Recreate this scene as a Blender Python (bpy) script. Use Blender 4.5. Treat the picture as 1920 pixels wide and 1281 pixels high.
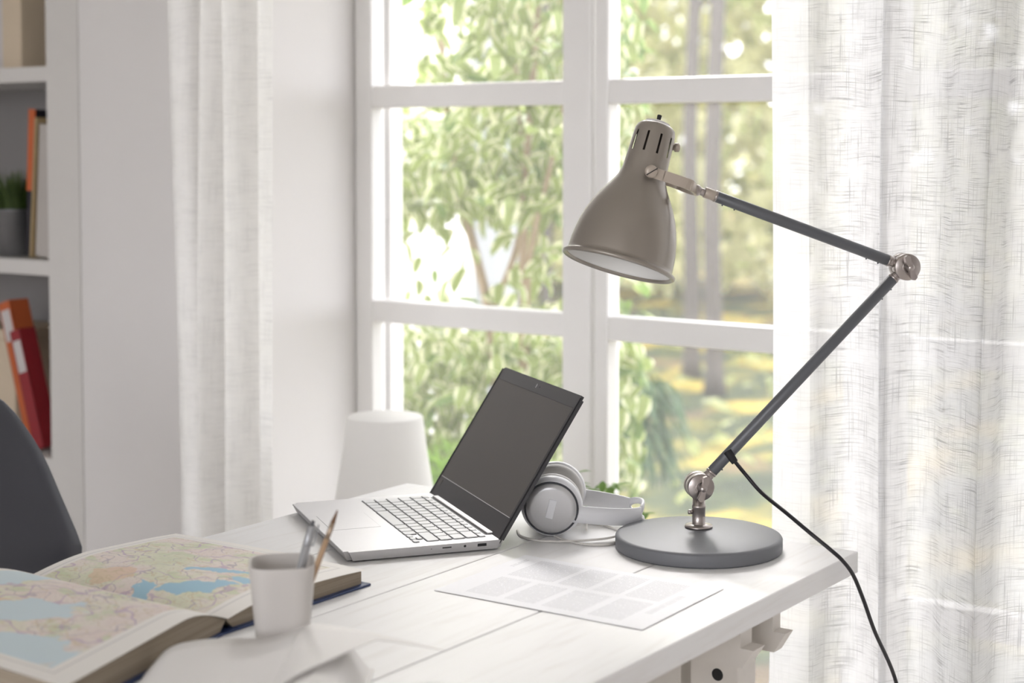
import bpy, bmesh, math, random
from mathutils import Vector, Matrix

for o in list(bpy.data.objects):
    bpy.data.objects.remove(o, do_unlink=True)
scene = bpy.context.scene
COL = scene.collection
R = math.radians
PI = math.pi

# ------------------------------------------------------------------ camera
cam_d = bpy.data.cameras.new('camera')
cam = bpy.data.objects.new('camera', cam_d)
COL.objects.link(cam)
cam.location = (0, 0, 1.30)
cam.rotation_euler = (PI/2 - math.atan(0.051), 0, R(35.175))
cam_d.sensor_width = 36
cam_d.lens = 57.656
cam_d.shift_y = -0.1087
cam_d.clip_start = 0.05
cam_d.dof.use_dof = True
cam_d.dof.focus_distance = 2.27
cam_d.dof.aperture_fstop = 3.4
scene.camera = cam

# ------------------------------------------------------------------ sky, sun, exposure
world = bpy.data.worlds.new('world')
scene.world = world
world.use_nodes = True
bg = world.node_tree.nodes['Background']
bg.inputs[0].default_value = (0.94, 0.948, 1.0, 1)
bg.inputs[1].default_value = 1.0

sun_d = bpy.data.lights.new('sun', 'SUN')
sun_d.energy = 1.3
sun_d.angle = R(16)
sun_d.color = (1.0, 0.97, 0.95)
sun = bpy.data.objects.new('sun', sun_d)
COL.objects.link(sun)
_dir = Vector((0.62, -0.78, -0.80))
sun.rotation_euler = _dir.to_track_quat('-Z', 'Y').to_euler()
sun.location = (-6, 8, 9)

def portal(name, loc, rot, sx, sy):
    d = bpy.data.lights.new(name, 'AREA')
    d.shape = 'RECTANGLE'; d.size = sx; d.size_y = sy
    d.cycles.is_portal = True
    o = bpy.data.objects.new(name, d); COL.objects.link(o)
    o.location = loc; o.rotation_euler = rot
portal('door_portal', (-1.15, 2.86, 1.16), (R(-90), 0, 0), 2.52, 2.32)
portal('back_portal', (-0.6, -2.65, 1.45), (R(90), 0, 0), 3.4, 1.7)

vs = scene.view_settings
vs.view_transform = 'Standard'
vs.look = 'None'
vs.gamma = 1.0
vs.use_curve_mapping = False
vs.exposure = 2.5

cy = scene.cycles
cy.max_bounces = 6; cy.diffuse_bounces = 4; cy.glossy_bounces = 3; cy.transmission_bounces = 4; cy.transparent_max_bounces = 8
cy.caustics_reflective = False; cy.caustics_refractive = False
cy.adaptive_threshold = 0.05

# ------------------------------------------------------------------ helpers: materials
def lin(c):
    return tuple(((v/12.92) if v <= 0.04045 else ((v+0.055)/1.055)**2.4) for v in c)
def srgb(r, g, b):
    return lin((r/255, g/255, b/255)) + (1,)

class NT:
    def __init__(s, name):
        s.m = bpy.data.materials.new(name); s.m.use_nodes = True
        s.t = s.m.node_tree; s.t.nodes.clear()
        s.out = s.t.nodes.new('ShaderNodeOutputMaterial')
    def n(s, kind, **kw):
        nd = s.t.nodes.new(kind)
        for k, v in kw.items(): setattr(nd, k, v)
        return nd
    def set(s, sock, v):
        if hasattr(v, 'is_output') or isinstance(v, bpy.types.NodeSocket): s.t.links.new(v, sock)
        elif v is not None: sock.default_value = v
    def math(s, op, a, b=None, c=None, clamp=False):
        nd = s.n('ShaderNodeMath', operation=op, use_clamp=clamp)
        s.set(nd.inputs[0], a)
        if b is not None: s.set(nd.inputs[1], b)
        if c is not None: s.set(nd.inputs[2], c)
        return nd.outputs[0]
    def mix(s, f, a, b):
        nd = s.n('ShaderNodeMix', data_type='RGBA')
        s.set(nd.inputs[0], f); s.set(nd.inputs[6], a); s.set(nd.inputs[7], b)
        return nd.outputs[2]
    def step(s, v, lo, hi):
        nd = s.n('ShaderNodeMapRange', interpolation_type='SMOOTHSTEP')
        s.set(nd.inputs[0], v); nd.inputs[1].default_value = lo; nd.inputs[2].default_value = hi
        return nd.outputs[0]
    def coord(s, which='Object'):
        return s.n('ShaderNodeTexCoord').outputs[which]
    def mapped(s, vec, scale=(1, 1, 1), loc=(0, 0, 0), rot=(0, 0, 0)):
        nd = s.n('ShaderNodeMapping')
        s.set(nd.inputs[0], vec); nd.inputs[1].default_value = loc
        nd.inputs[2].default_value = rot; nd.inputs[3].default_value = scale
        return nd.outputs[0]
    def noise(s, vec, scale=5.0, detail=2.0, rough=0.5, dist=0.0):
        nd = s.n('ShaderNodeTexNoise')
        s.set(nd.inputs['Vector'], vec); nd.inputs['Scale'].default_value = scale
        nd.inputs['Detail'].default_value = detail; nd.inputs['Roughness'].default_value = rough
        nd.inputs['Distortion'].default_value = dist
        return nd.outputs[0]
    def ramp(s, f, stops):
        nd = s.n('ShaderNodeValToRGB'); el = nd.color_ramp.elements
        el[0].position, el[0].color = stops[0]; el[1].position, el[1].color = stops[-1]
        for p, c in stops[1:-1]:
            e = el.new(p); e.color = c
        s.set(nd.inputs[0], f)
        return nd.outputs[0]
    def sep(s, vec):
        nd = s.n('ShaderNodeSeparateXYZ'); s.set(nd.inputs[0], vec)
        return nd.outputs
    def comb(s, x, y, z=0.0):
        nd = s.n('ShaderNodeCombineXYZ')
        for i, v in enumerate((x, y, z)): s.set(nd.inputs[i], v)
        return nd.outputs[0]
    def bump(s, h, strength=0.2, dist=0.002):
        nd = s.n('ShaderNodeBump'); nd.inputs['Strength'].default_value = strength
        nd.inputs['Distance'].default_value = dist; s.set(nd.inputs['Height'], h)
        return nd.outputs[0]
    def bsdf(s, color, rough=0.5, metal=0.0, normal=None, spec=0.5, coat=0.0, trans=0.0):
        p = s.n('ShaderNodeBsdfPrincipled')
        s.set(p.inputs['Base Color'], color); s.set(p.inputs['Roughness'], rough)
        s.set(p.inputs['Metallic'], metal); p.inputs['Specular IOR Level'].default_value = spec
        p.inputs['Coat Weight'].default_value = coat
        p.inputs['Transmission Weight'].default_value = trans
        if normal is not None: s.set(p.inputs['Normal'], normal)
        return p.outputs[0]
    def mixsh(s, f, a, b):
        nd = s.n('ShaderNodeMixShader'); s.set(nd.inputs[0], f)
        s.t.links.new(a, nd.inputs[1]); s.t.links.new(b, nd.inputs[2])
        return nd.outputs[0]
    def done(s, sh):
        s.t.links.new(sh, s.out.inputs[0]); return s.m

def plain(name, rgb, rough=0.5, metal=0.0, var=0.04, nscale=18.0, bump=0.0, spec=0.5, coat=0.0):
    """plain painted / moulded surface: slight tonal variation and optional fine relief"""
    t = NT(name); v = t.coord()
    c = srgb(*rgb)
    f = t.noise(v, nscale, 3)
    dark = tuple(x*(1-var) for x in c[:3]) + (1,); light = tuple(min(1, x*(1+var)) for x in c[:3]) + (1,)
    col = t.mix(f, dark, light)
    nrm = t.bump(t.noise(v, 400, 2), bump, 0.0008) if bump else None
    return t.done(t.bsdf(col, rough, metal, nrm, spec, coat))

def leafmat(name, mid, edge, trans=0.45, edge_lo=0.55, edge_hi=0.8):
    t = NT(name); uv = t.sep(t.coord('UV'))
    a = t.math('ABSOLUTE', t.math('SUBTRACT', t.math('MULTIPLY', uv[0], 2.0), 1.0))
    n = t.noise(t.coord(), 14, 2)
    a2 = t.math('ADD', a, t.math('MULTIPLY', t.math('SUBTRACT', n, 0.5), 0.9))
    col = t.mix(t.step(a2, edge_lo, edge_hi), srgb(*mid), srgb(*edge))
    d = t.bsdf(col, 0.45)
    tr = t.n('ShaderNodeBsdfTranslucent'); t.set(tr.inputs[0], col)
    return t.done(t.mixsh(trans, d, tr.outputs[0]))

# ------------------------------------------------------------------ helpers: meshes
def link(o, parent=None):
    COL.objects.link(o)
    if parent is not None: o.parent = parent
    return o
def tag(o, label=None, cat=None, group=None, kind=None):
    if label: o['label'] = label
    if cat: o['category'] = cat
    if group: o['group'] = group
    if kind: o['kind'] = kind
    return o
def empty(name, loc=(0, 0, 0), rz=0.0, label=None, cat=None, group=None, kind=None):
    o = bpy.data.objects.new(name, None); o.empty_display_size = 0.05
    link(o); o.location = loc; o.rotation_euler = (0, 0, rz)
    return tag(o, label, cat, group, kind)

class MB:
    def __init__(s): s.v = []; s.f = []; s.uv = None; s.sm = []
    def add(s, verts, faces, smooth=False):
        b = len(s.v); s.v += [tuple(p) for p in verts]
        s.f += [tuple(i+b for i in f) for f in faces]; s.sm += [smooth]*len(faces)
        return s
    def box(s, lo, hi, bev=0.0, seg=2, mat=None):
        bm = bmesh.new(); bmesh.ops.create_cube(bm, size=1)
        for v in bm.verts:
            v.co = Vector([lo[i] + (v.co[i]+0.5)*(hi[i]-lo[i]) for i in range(3)])
        if bev: bmesh.ops.bevel(bm, geom=bm.edges[:], offset=bev, segments=seg, affect='EDGES', profile=0.5)
        if mat is not None: bmesh.ops.transform(bm, matrix=mat, verts=bm.verts)
        s.bm(bm); return s
    def bm(s, bm, smooth=False):
        bm.verts.index_update()
        s.add([v.co for v in bm.verts], [[v.index for v in f.verts] for f in bm.faces], smooth); bm.free()
    def lathe(s, prof, seg=48, mat=None, skip=None, smooth=True):
        """prof: (r, z) list; revolve about z"""
        vs_, fs = [], []
        for r, z in prof:
            for k in range(seg):
                a = 2*PI*k/seg; p = Vector((r*math.cos(a), r*math.sin(a), z))
                vs_.append(mat @ p if mat is not None else p)
        for i in range(len(prof)-1):
            for k in range(seg):
                if skip and skip(i, k): continue
                k2 = (k+1) % seg
                fs.append((i*seg+k, i*seg+k2, (i+1)*seg+k2, (i+1)*seg+k))
        s.add(vs_, fs, smooth); return s
    def cyl(s, a, b, r, r2=None, seg=20, caps=True, smooth=True):
        a, b = Vector(a), Vector(b); r2 = r if r2 is None else r2
        m = Matrix.Translation(a) @ (b-a).to_track_quat('Z', 'Y').to_matrix().to_4x4()
        L = (b-a).length
        if caps:
            e = min(0.0008, r*0.2)
            s.lathe([(1e-5, 0), (r-e, 0), (r, e), (r2, L-e), (r2-e, L), (1e-5, L)], seg, m, None, smooth)
        else: s.lathe([(r, 0), (r2, L)], seg, m, None, smooth)
        return s
    def tube(s, pts, r, seg=10, closed=False):
        pts = [Vector(p) for p in pts]; n = len(pts); rs = r if isinstance(r, (list, tuple)) else [r]*n
        up = Vector((0.31, 0.17, 0.93)).normalized(); vs_, fs = [], []
        prev = None
        for i, p in enumerate(pts):
            t = (pts[min(i+1, n-1)] - pts[max(i-1, 0)]).normalized()
            x = (prev - t*prev.dot(t)) if prev is not None else t.cross(up)
            x.normalize(); prev = x; y = t.cross(x)
            for k in range(seg):
                a = 2*PI*k/seg; vs_.append(p + (x*math.cos(a) + y*math.sin(a))*rs[i])
        for i in range(n-1):
            for k in range(seg):
                k2 = (k+1) % seg; fs.append((i*seg+k, i*seg+k2, (i+1)*seg+k2, (i+1)*seg+k))
        fs.append(tuple(range(seg))[::-1]); fs.append(tuple((n-1)*seg+k for k in range(seg)))
        s.add(vs_, fs, True); return s
    def prism(s, poly, lo, hi, axis=2, mat=None):
        """extrude a 2D polygon along an axis (0,1,2)"""
        n = len(poly); vs_ = []
        for h in (lo, hi):
            for a, b in poly:
                p = {0: (h, a, b), 1: (a, h, b), 2: (a, b, h)}[axis]
                vs_.append(mat @ Vector(p) if mat is not None else p)
        fs = [tuple(range(n))[::-1], tuple(range(n, 2*n))] + [(i, (i+1) % n, n+(i+1) % n, n+i) for i in range(n)]
        s.add(vs_, fs); return s
    def grid(s, fn, nu, nv, smooth=True, uv=True):
        vs_ = [fn(i/(nu-1), j/(nv-1)) for j in range(nv) for i in range(nu)]
        fs = [(j*nu+i, j*nu+i+1, (j+1)*nu+i+1, (j+1)*nu+i) for j in range(nv-1) for i in range(nu-1)]
        s.add(vs_, fs, smooth); return s
    def mesh(s, name, mat, uvs=None):
        me = bpy.data.meshes.new(name); me.from_pydata([tuple(p) for p in s.v], [], s.f); me.validate(clean_customdata=False)
        if len(me.polygons) == len(s.sm): me.polygons.foreach_set('use_smooth', s.sm)
        if uvs is not None:
            l = me.uv_layers.new(name='UVMap')
            for lp in me.loops: l.data[lp.index].uv = uvs[lp.vertex_index]
        bm = bmesh.new(); bm.from_mesh(me)
        if uvs is None: bmesh.ops.recalc_face_normals(bm, faces=bm.faces)
        bm.to_mesh(me); bm.free()
        if mat is not None: me.materials.append(mat)
        me.update(); return me
    def build(s, name, mat, parent=None, uvs=None):
        return link(bpy.data.objects.new(name, s.mesh(name, mat, uvs)), parent)

def catmull(pts, n):
    P = [Vector(p) for p in pts]; P = [P[0]*2-P[1]] + P + [P[-1]*2-P[-2]]
    out = []
    for i in range(1, len(P)-2):
        for k in range(n):
            t = k/n; a, b, c, d = P[i-1:i+3]
            out.append(0.5*((2*b) + (c-a)*t + (2*a-5*b+4*c-d)*t*t + (3*b-a-3*c+d)*t**3))
    out.append(P[-2]); return out

# ------------------------------------------------------------------ materials
M = {}
def wall_mat(name, rgb):
    t = NT(name); v = t.coord()
    col = t.mix(t.noise(v, 3, 3), srgb(*[x-3 for x in rgb]), srgb(*[min(255, x+3) for x in rgb]))
    h = t.math('ADD', t.noise(v, 260, 3), t.math('MULTIPLY', t.noise(v, 25, 2), 2.0))
    return t.done(t.bsdf(col, 0.85, 0, t.bump(h, 0.25, 0.0015), 0.2))
M['wall'] = wall_mat('white_plaster', (238, 235, 233))
M['ceiling'] = wall_mat('ceiling_paint', (238, 236, 233))
M['frame'] = plain('window_paint', (246, 244, 242), 0.35, var=0.02)
M['white_lacquer'] = plain('white_lacquer', (226, 223, 219), 0.4, var=0.02)
M['backboard'] = plain('backboard_shade', (150, 147, 146), 0.6, var=0.02)  # grey puts the shade inside the bookcase into the colour
def floor_mat():
    t = NT('pale_floorboards'); v = t.coord()
    s = t.sep(v)
    col = t.mix(t.noise(t.mapped(v, (30, 2, 1)), 1.5, 4), srgb(214, 209, 203), srgb(232, 228, 223))
    gap = t.step(t.math('ABSOLUTE', t.math('SUBTRACT', t.math('FRACT', t.math('MULTIPLY', s[0], 6.0)), 0.5)), 0.488, 0.496)
    return t.done(t.bsdf(t.mix(gap, col, srgb(150, 140, 128)), 0.4))
M['floor'] = floor_mat()
def glass_mat():
    t = NT('window_glass')
    tr = t.n('ShaderNodeBsdfTransparent'); gl = t.n('ShaderNodeBsdfGlossy'); gl.inputs['Roughness'].default_value = 0.02
    veil = t.n('ShaderNodeBsdfTranslucent'); veil.inputs[0].default_value = (1, 1, 1, 1)  # white scatter in the pane stands in for outdoor haze
    fr = t.n('ShaderNodeFresnel'); fr.inputs[0].default_value = 1.35
    d = t.math('MULTIPLY_ADD', t.noise(t.coord(), 2.5, 3), 0.02, 0.03)
    return t.done(t.mixsh(t.math('MULTIPLY', fr.outputs[0], 0.5), t.mixsh(d, tr.outputs[0], veil.outputs[0]), gl.outputs[0]))
M['glass'] = glass_mat()
def curtain_mat(name, tint, solid, amount=1.0):
    t = NT(name); uv = t.coord('UV'); s = t.sep(uv)
    u, v = s[0], s[1]
    wob = t.math('MULTIPLY', t.noise(t.comb(t.math('MULTIPLY', u, 9), t.math('MULTIPLY', v, 9)), 1.0, 1), 0.02)
    v2 = t.math('ADD', v, wob)
    def threads(cu, cv, w, lo, hi):
        return t.step(t.noise(t.comb(t.math('MULTIPLY', u, cu), t.math('MULTIPLY', v2, cv), w), 1.0, 1.5, 0.5), lo, hi)
    h = t.math('MAXIMUM', threads(11, 620, 0.0, 0.545, 0.66), t.math('MULTIPLY', threads(26, 900, 4.0, 0.52, 0.64), 0.5))
    w = t.math('MAXIMUM', threads(760, 11, 3.7, 0.57, 0.68), t.math('MULTIPLY', threads(1000, 30, 6.0, 0.54, 0.66), 0.45))
    big = t.noise(t.comb(t.math('MULTIPLY', u, 30), t.math('MULTIPLY', v, 24), 8.0), 1.0, 2)
    thr = t.math('MULTIPLY', t.math('MAXIMUM', h, t.math('MULTIPLY', w, 0.8)), t.math('MULTIPLY_ADD', t.step(big, 0.35, 0.60), 0.65, 0.35))
    thr = t.math('MULTIPLY', thr, amount)
    op = t.math('MULTIPLY_ADD', thr, 0.97-solid, solid, clamp=True)
    col = t.mix(thr, tint, tuple(x*0.60 for x in tint[:3]) + (1,))
    d = t.n('ShaderNodeBsdfDiffuse'); t.set(d.inputs[0], col)
    tl = t.n('ShaderNodeBsdfTranslucent'); t.set(tl.inputs[0], col)
    cloth = t.mixsh(t.math('MULTIPLY_ADD', thr, -0.36, 0.62), d.outputs[0], tl.outputs[0])
    tr = t.n('ShaderNodeBsdfTransparent')
    return t.done(t.mixsh(op, tr.outputs[0], cloth))
M['curtain'] = curtain_mat('sheer_slub_linen', (0.80, 0.795, 0.80, 1), 0.87, 0.95)
M['hem'] = curtain_mat('sheer_hem', (0.84, 0.835, 0.84, 1), 0.92, 0.4)
M['curtain_left'] = curtain_mat('cream_slub_linen', (0.90, 0.885, 0.865, 1), 0.90, 0.55)
def plank_mat():
    t = NT('whitewashed_pine'); v = t.coord(); oi = t.n('ShaderNodeObjectInfo')
    off = t.comb(t.math('MULTIPLY', oi.outputs['Random'], 40), t.math('MULTIPLY', oi.outputs['Random'], 17))
    va = t.n('ShaderNodeVectorMath', operation='ADD'); t.set(va.inputs[0], v); t.set(va.inputs[1], off)
    g = t.noise(t.mapped(va.outputs[0], (34, 2.6, 34)), 1.6, 5, 0.6, 0.6)
    fine = t.noise(t.mapped(va.outputs[0], (260, 9, 260)), 1.0, 3)
    col = t.mix(t.step(g, 0.50, 0.78), srgb(240, 239, 238), srgb(231, 228, 225))
    col = t.mix(t.math('MULTIPLY', t.step(fine, 0.55, 0.8), 0.18), col, srgb(214, 208, 202))
    return t.done(t.bsdf(col, t.math('MULTIPLY_ADD', g, 0.15, 0.33), 0, t.bump(fine, 0.08, 0.0006), 0.45))
M['plank'] = plank_mat()
M['trestle'] = plain('trestle_white_stain', (226, 220, 212), 0.5, var=0.05, nscale=30)
M['dark'] = plain('dark_void', (25, 25, 27), 0.7)

# ------------------------------------------------------------------ room shell
def struct(name, lo, hi, mat, bev=0.0):
    return tag(MB().box(lo, hi, bev).build(name, mat), kind='structure')
struct('floor', (-4.4, -2.8, -0.10), (2.4, 3.0, 0.0), M['floor'])
struct('ceiling', (-4.4, -2.8, 2.60), (2.4, 3.0, 2.72), M['ceiling'])
struct('wall_left', (-4.4, -2.8, 0), (-4.25, 3.0, 2.6), M['wall'])
struct('wall_right', (2.25, -2.8, 0), (2.4, 3.0, 2.6), M['wall'])
wp = MB()    # pier between the bookcase and the window recess, its outer jamb, the niche back and the lintel
wp.box((-2.828, 2.38, 0), (-2.402, 2.86, 2.6)).box((-2.828, 2.86, 0), (-2.350, 2.902, 2.6)).box((-2.828, 2.902, 0), (-2.47, 3.0, 2.6))
wp.box((-4.25, 2.78, 0), (-2.828, 3.0, 2.6)).box((-4.25, 2.38, 2.25), (-2.828, 2.78, 2.6))
wp.box((-4.25, 2.38, 0), (-3.80, 2.78, 2.25))
wp.box((-2.402, 2.78, 2.33), (0.13, 3.0, 2.6)).box((0.13, 2.78, 0), (2.25, 3.0, 2.6))
tag(wp.build('wall_back', M['wall']), kind='structure')
wf = MB()    # wall behind the camera with a wide opening added and sized for fill daylight
wf.box((-4.25, -2.8, 0), (-2.3, -2.65, 2.6)).box((1.1, -2.8, 0), (2.25, -2.65, 2.6))
wf.box((-2.3, -2.8, 0), (1.1, -2.65, 0.6)).box((-2.3, -2.8, 2.3), (1.1, -2.65, 2.6))
tag(wf.build('wall_front', M['wall']), kind='structure')

# ------------------------------------------------------------------ glazed doors
RZ = [0.458, 0.934, 1.410, 1.886]
def glazed(n, x0, g0, g1, x1):
    e = empty('window_%d' % n, ((x0+x1)/2, 2.82, 0), kind='structure')
    cx = (x0+x1)/2; Y0, Y1 = -0.025, 0.022
    def b(name, lo, hi, mat='frame', bev=0.004):
        return MB().box(lo, hi, bev).build(name, M[mat], e)
    b('stile', (x0-cx, Y0, 0), (g0-cx, Y1, 2.33)); b('stile', (g1-cx, Y0, 0), (x1-cx, Y1, 2.33))
    b('rail', (g0-cx-.002, Y0+.002, 0), (g1-cx+.002, Y1-.002, 0.12)); b('rail', (g0-cx-.002, Y0+.002, 2.25), (g1-cx+.002, Y1-.002, 2.33))
    for z in RZ: b('rail', (g0-cx-.002, Y0+.003, z-.025), (g1-cx+.002, Y1-.003, z+.025), bev=0.005)
    zs = [0.12] + RZ + [2.25]
    for i in range(5):
        lo = zs[i] + (0.025 if i else 0); hi = zs[i+1] - (0.025 if i < 4 else 0)
        b('pane', (g0-cx-.004, 0.008, lo-.004), (g1-cx+.004, 0.012, hi+.004), 'glass', 0)
glazed(1, -2.400, -2.352, -1.845, -1.776)
glazed(2, -1.766, -1.735, -1.228, -1.160)
glazed(3, -1.150, -1.118, -0.612, -0.544)
glazed(4, -0.534, -0.502, 0.060, 0.128)  # out-of-view door, added to let more light in

# ------------------------------------------------------------------ curtains
def curtain(name, pts, z0, z1, mat, label, sway, hem=0):
    path = catmull([(p[0], p[1], 0) for p in pts], 8); n = len(path)
    L = [0.0]
    for i in range(1, n): L.append(L[-1] + (path[i]-path[i-1]).length)
    rows = 26; m = MB(); vs_ = []; uv = []; fs = []
    cx, cy = path[n//2].x, path[n//2].y
    for j in range(rows):
        z = z0 + (z1-z0)*j/(rows-1)
        for i, p in enumerate(path):
            u = i/(n-1)
            dx = sway*(z-1.1)*(0.25+u) + 0.006*math.sin(z*2.3+u*5)
            dy = 0.010*math.sin(z*1.9+u*9)
            vs_.append((p.x+dx-cx, p.y+dy-cy, z-z0)); uv.append((L[i], z))
    for j in range(rows-1):
        for i in range(hem, n-1):
            fs.append((j*n+i, j*n+i+1, (j+1)*n+i+1, (j+1)*n+i))
    m.add(vs_, fs, True)
    o = m.build(name, mat, None, uv); o.location = (cx, cy, z0)
    if hem:
        hv, hu, hf = [], [], []
        for j in range(rows):
            for i in range(hem+1):
                x, y, z = vs_[j*n+i]; hv.append((x, y, z)); hu.append(uv[j*n+i])
        k = hem+1
        for j in range(rows-1):
            for i in range(hem): hf.append((j*k+i, j*k+i+1, (j+1)*k+i+1, (j+1)*k+i))
        hm = MB(); hm.add(hv, hf, True); hm.build('hem', M['hem'], o, hu)
    return tag(o, label, 'curtain', 'sheer linen curtains at the window')
curtain('sheer_curtain', [(-1.132, 2.295), (-1.100, 2.290), (-1.066, 2.295), (-1.054, 2.345), (-1.02, 2.370), (-0.96, 2.340), (-0.950, 2.31),
        (-0.935, 2.335), (-0.915, 2.37), (-0.88, 2.36), (-0.84, 2.315), (-0.785, 2.270), (-0.772, 2.250), (-0.768, 2.290), (-0.772, 2.35), (-0.72, 2.375), (-0.64, 2.30),
        (-0.60, 2.27), (-0.57, 2.32), (-0.51, 2.34), (-0.45, 2.28), (-0.40, 2.33), (-0.32, 2.29), (-0.26, 2.34)], 0.012, 2.565, M['curtain'],
        'white sheer slub-weave curtain hanging behind the desk lamp elbow', 0.018, 16)
curtain('sheer_curtain', [(-2.470, 2.335), (-2.455, 2.30), (-2.42, 2.285), (-2.375, 2.290), (-2.355, 2.33), (-2.340, 2.30), (-2.335, 2.265), (-2.315, 2.245),
        (-2.29, 2.27), (-2.282, 2.32), (-2.27, 2.28), (-2.262, 2.245), (-2.235, 2.265), (-2.215, 2.31), (-2.195, 2.28), (-2.165, 2.285)], 0.012, 2.565, M['curtain_left'],
        'cream sheer curtain gathered in narrow folds beside the bookcase', 0.004)
tk = MB().box((-2.5, 2.27, 2.572), (-0.2, 2.33, 2.598), 0.004).build('curtain_track', M['frame'])
tag(tk, 'white curtain track under the ceiling above both sheer curtains', 'track')

# ------------------------------------------------------------------ desk
desk = empty('desk', (-1.28, 1.42, 0), 0, 'white-washed plank desk top resting on trestles by the window', 'desk')
PX = [-1.674, -1.480, -1.281, -1.077, -0.885]
for i in range(4):
    MB().box((PX[i]+0.0009+1.28, 0.76-1.42, 0.7205), (PX[i+1]-0.0009+1.28, 2.075-1.42, 0.7500), 0.0016, 2).build('plank', M['plank'], desk)
for y in (1.22, 1.55):
    MB().box((-0.33, y-1.42-.03, 0.706), (0.33, y-1.42+.03, 0.7205), 0.002).build('batten', M['plank'], desk)

def trestle(y, label):
    e = empty('trestle', (-1.28, y, 0), 0, label, 'trestle', 'trestles under the desk')
    def pc(name, m): return m.build(name, M['trestle'], e)
    # two upper beams running across the desk, ends cut at a slant
    for yy, w, zt, zb, xe in ((-0.052, 0.030, 0.7205, 0.662, 0.383), (0.030, 0.022, 0.7205, 0.660, 0.384)):
        pc('top_beam', MB().prism([(-xe, zt), (-xe, zt-0.028), (-xe+0.035, zb), (xe-0.012, zb), (xe+0.004, zt-0.034), (xe-0.014, zt-0.034), (xe-0.014, zt)], yy-w/2, yy+w/2, 1))
    for sx in (-1, 1):
        for sy in (-1, 1):
            x = sx*0.31; m = MB()
            m.prism([(x-0.030, 0.0), (x+0.030, 0.0), (x+0.030, 0.60), (x-0.030, 0.60)], -0.015, 0.015, 1,
                    Matrix.Translation((0, sy*0.035, 0)) @ Matrix.Rotation(sy*0.30, 4, 'X'))
            mm = MB(); zmin = min(p[2] for p in m.v)
            mm.add([(p[0], p[1], max(0.0, p[2]*0.98)) for p in m.v], m.f); pc('leg', mm)
        # sliding post with peg holes
        x = sx*0.315
        pc('post', MB().box((x-0.034, -0.034, 0.30), (x+0.034, 0.015, 0.655), 0.002))
        for z in (0.636, 0.58, 0.52, 0.46):
            MB().cyl((x+0.005, -0.0348, z), (x+0.005, -0.030, z), 0.008).build('peg_hole', M['dark'], e)
    for sx in (-1, 1): pc('inner_post', MB().box((sx*.235-.03, -.030, .24), (sx*.235+.03, .010, .690), .002))
    pc('lower_shelf_bar', MB().box((-0.28, -0.05, 0.22), (0.28, 0.05, 0.24), 0.003))
trestle(1.845, 'white-stained trestle with slant-cut beams under the desk end near the curtain')
trestle(0.98, 'white-stained trestle under the near end of the desk')

# ------------------------------------------------------------------ laptop
M['aluminium'] = plain('brushed_aluminium', (206, 205, 206), 0.38, 0.6, var=0.02, nscale=60)
M['alu_side'] = plain('satin_aluminium_edge', (196, 195, 196), 0.36, 0.8, var=0.02)
M['key'] = plain('key_silver', (205, 205, 206), 0.5, 0.2, var=0.02)
M['keywell'] = plain('key_gap_grey', (70, 71, 74), 0.6)
M['bezel'] = plain('bezel_charcoal', (62, 61, 63), 0.32, var=0.03)
M['screen'] = plain('screen_off_grey', (84, 80, 77), 0.42, var=0.02, nscale=4)
M['black_rubber'] = plain('black_rubber', (30, 30, 33), 0.7)
M['port'] = plain('port_black', (22, 22, 25), 0.5)
M['line'] = plain('pale_reflection_and_marks', (200, 200, 200), 0.3)
lap = empty('laptop', (-1.481, 1.805, 0.75), R(-34.9), 'open silver laptop with blank dark screen on the desk', 'laptop')
W2, D2 = 0.162, 0.113
T0, T1 = 0.0022, 0.0145
bd = MB()
bm = bmesh.new(); bmesh.ops.create_cube(bm, size=1)
for v in bm.verts:
    s = v.co; lower = s.z < 0; ins = 0.004 if lower else 0
    v.co = Vector((math.copysign(W2-ins*0.6, s.x), math.copysign(D2-(ins if s.y > 0 else ins*1.6), s.y), T0 if lower else T1))
bmesh.ops.bevel(bm, geom=[e for e in bm.edges if abs(e.verts[0].co.z-e.verts[1].co.z) > .004], offset=0.006, segments=8, affect='EDGES')
bmesh.ops.bevel(bm, geom=[e for e in bm.edges if e.verts[0].co.z > .01 and e.verts[1].co.z > .01], offset=0.0008, segments=2, affect='EDGES')
bd.bm(bm); body = bd.build('base', M['aluminium'], lap)
for x in (-0.13, 0.13):
    for y in (-0.080, 0.085): MB().box((x-.02, y-.004, 0), (x+.02, y+.004, 0.0045), 0.001).build('rubber_foot', M['black_rubber'], lap)
tp = MB().box((-0.062, -0.098, T1-.0006), (0.032, -0.0265, T1+.0001), 0.0003).build('trackpad_groove', M['keywell'], lap)
MB().box((-0.0615, -0.0975, T1-.0004), (0.0315, -0.027, T1+.00022), 0.0001).build('touch_surface', M['aluminium'], tp)
kb = empty('keyboard', (0, 0, 0)); kb.parent = lap
kb.rotation_euler = (0, 0, 0)
key_cache = {}
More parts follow.
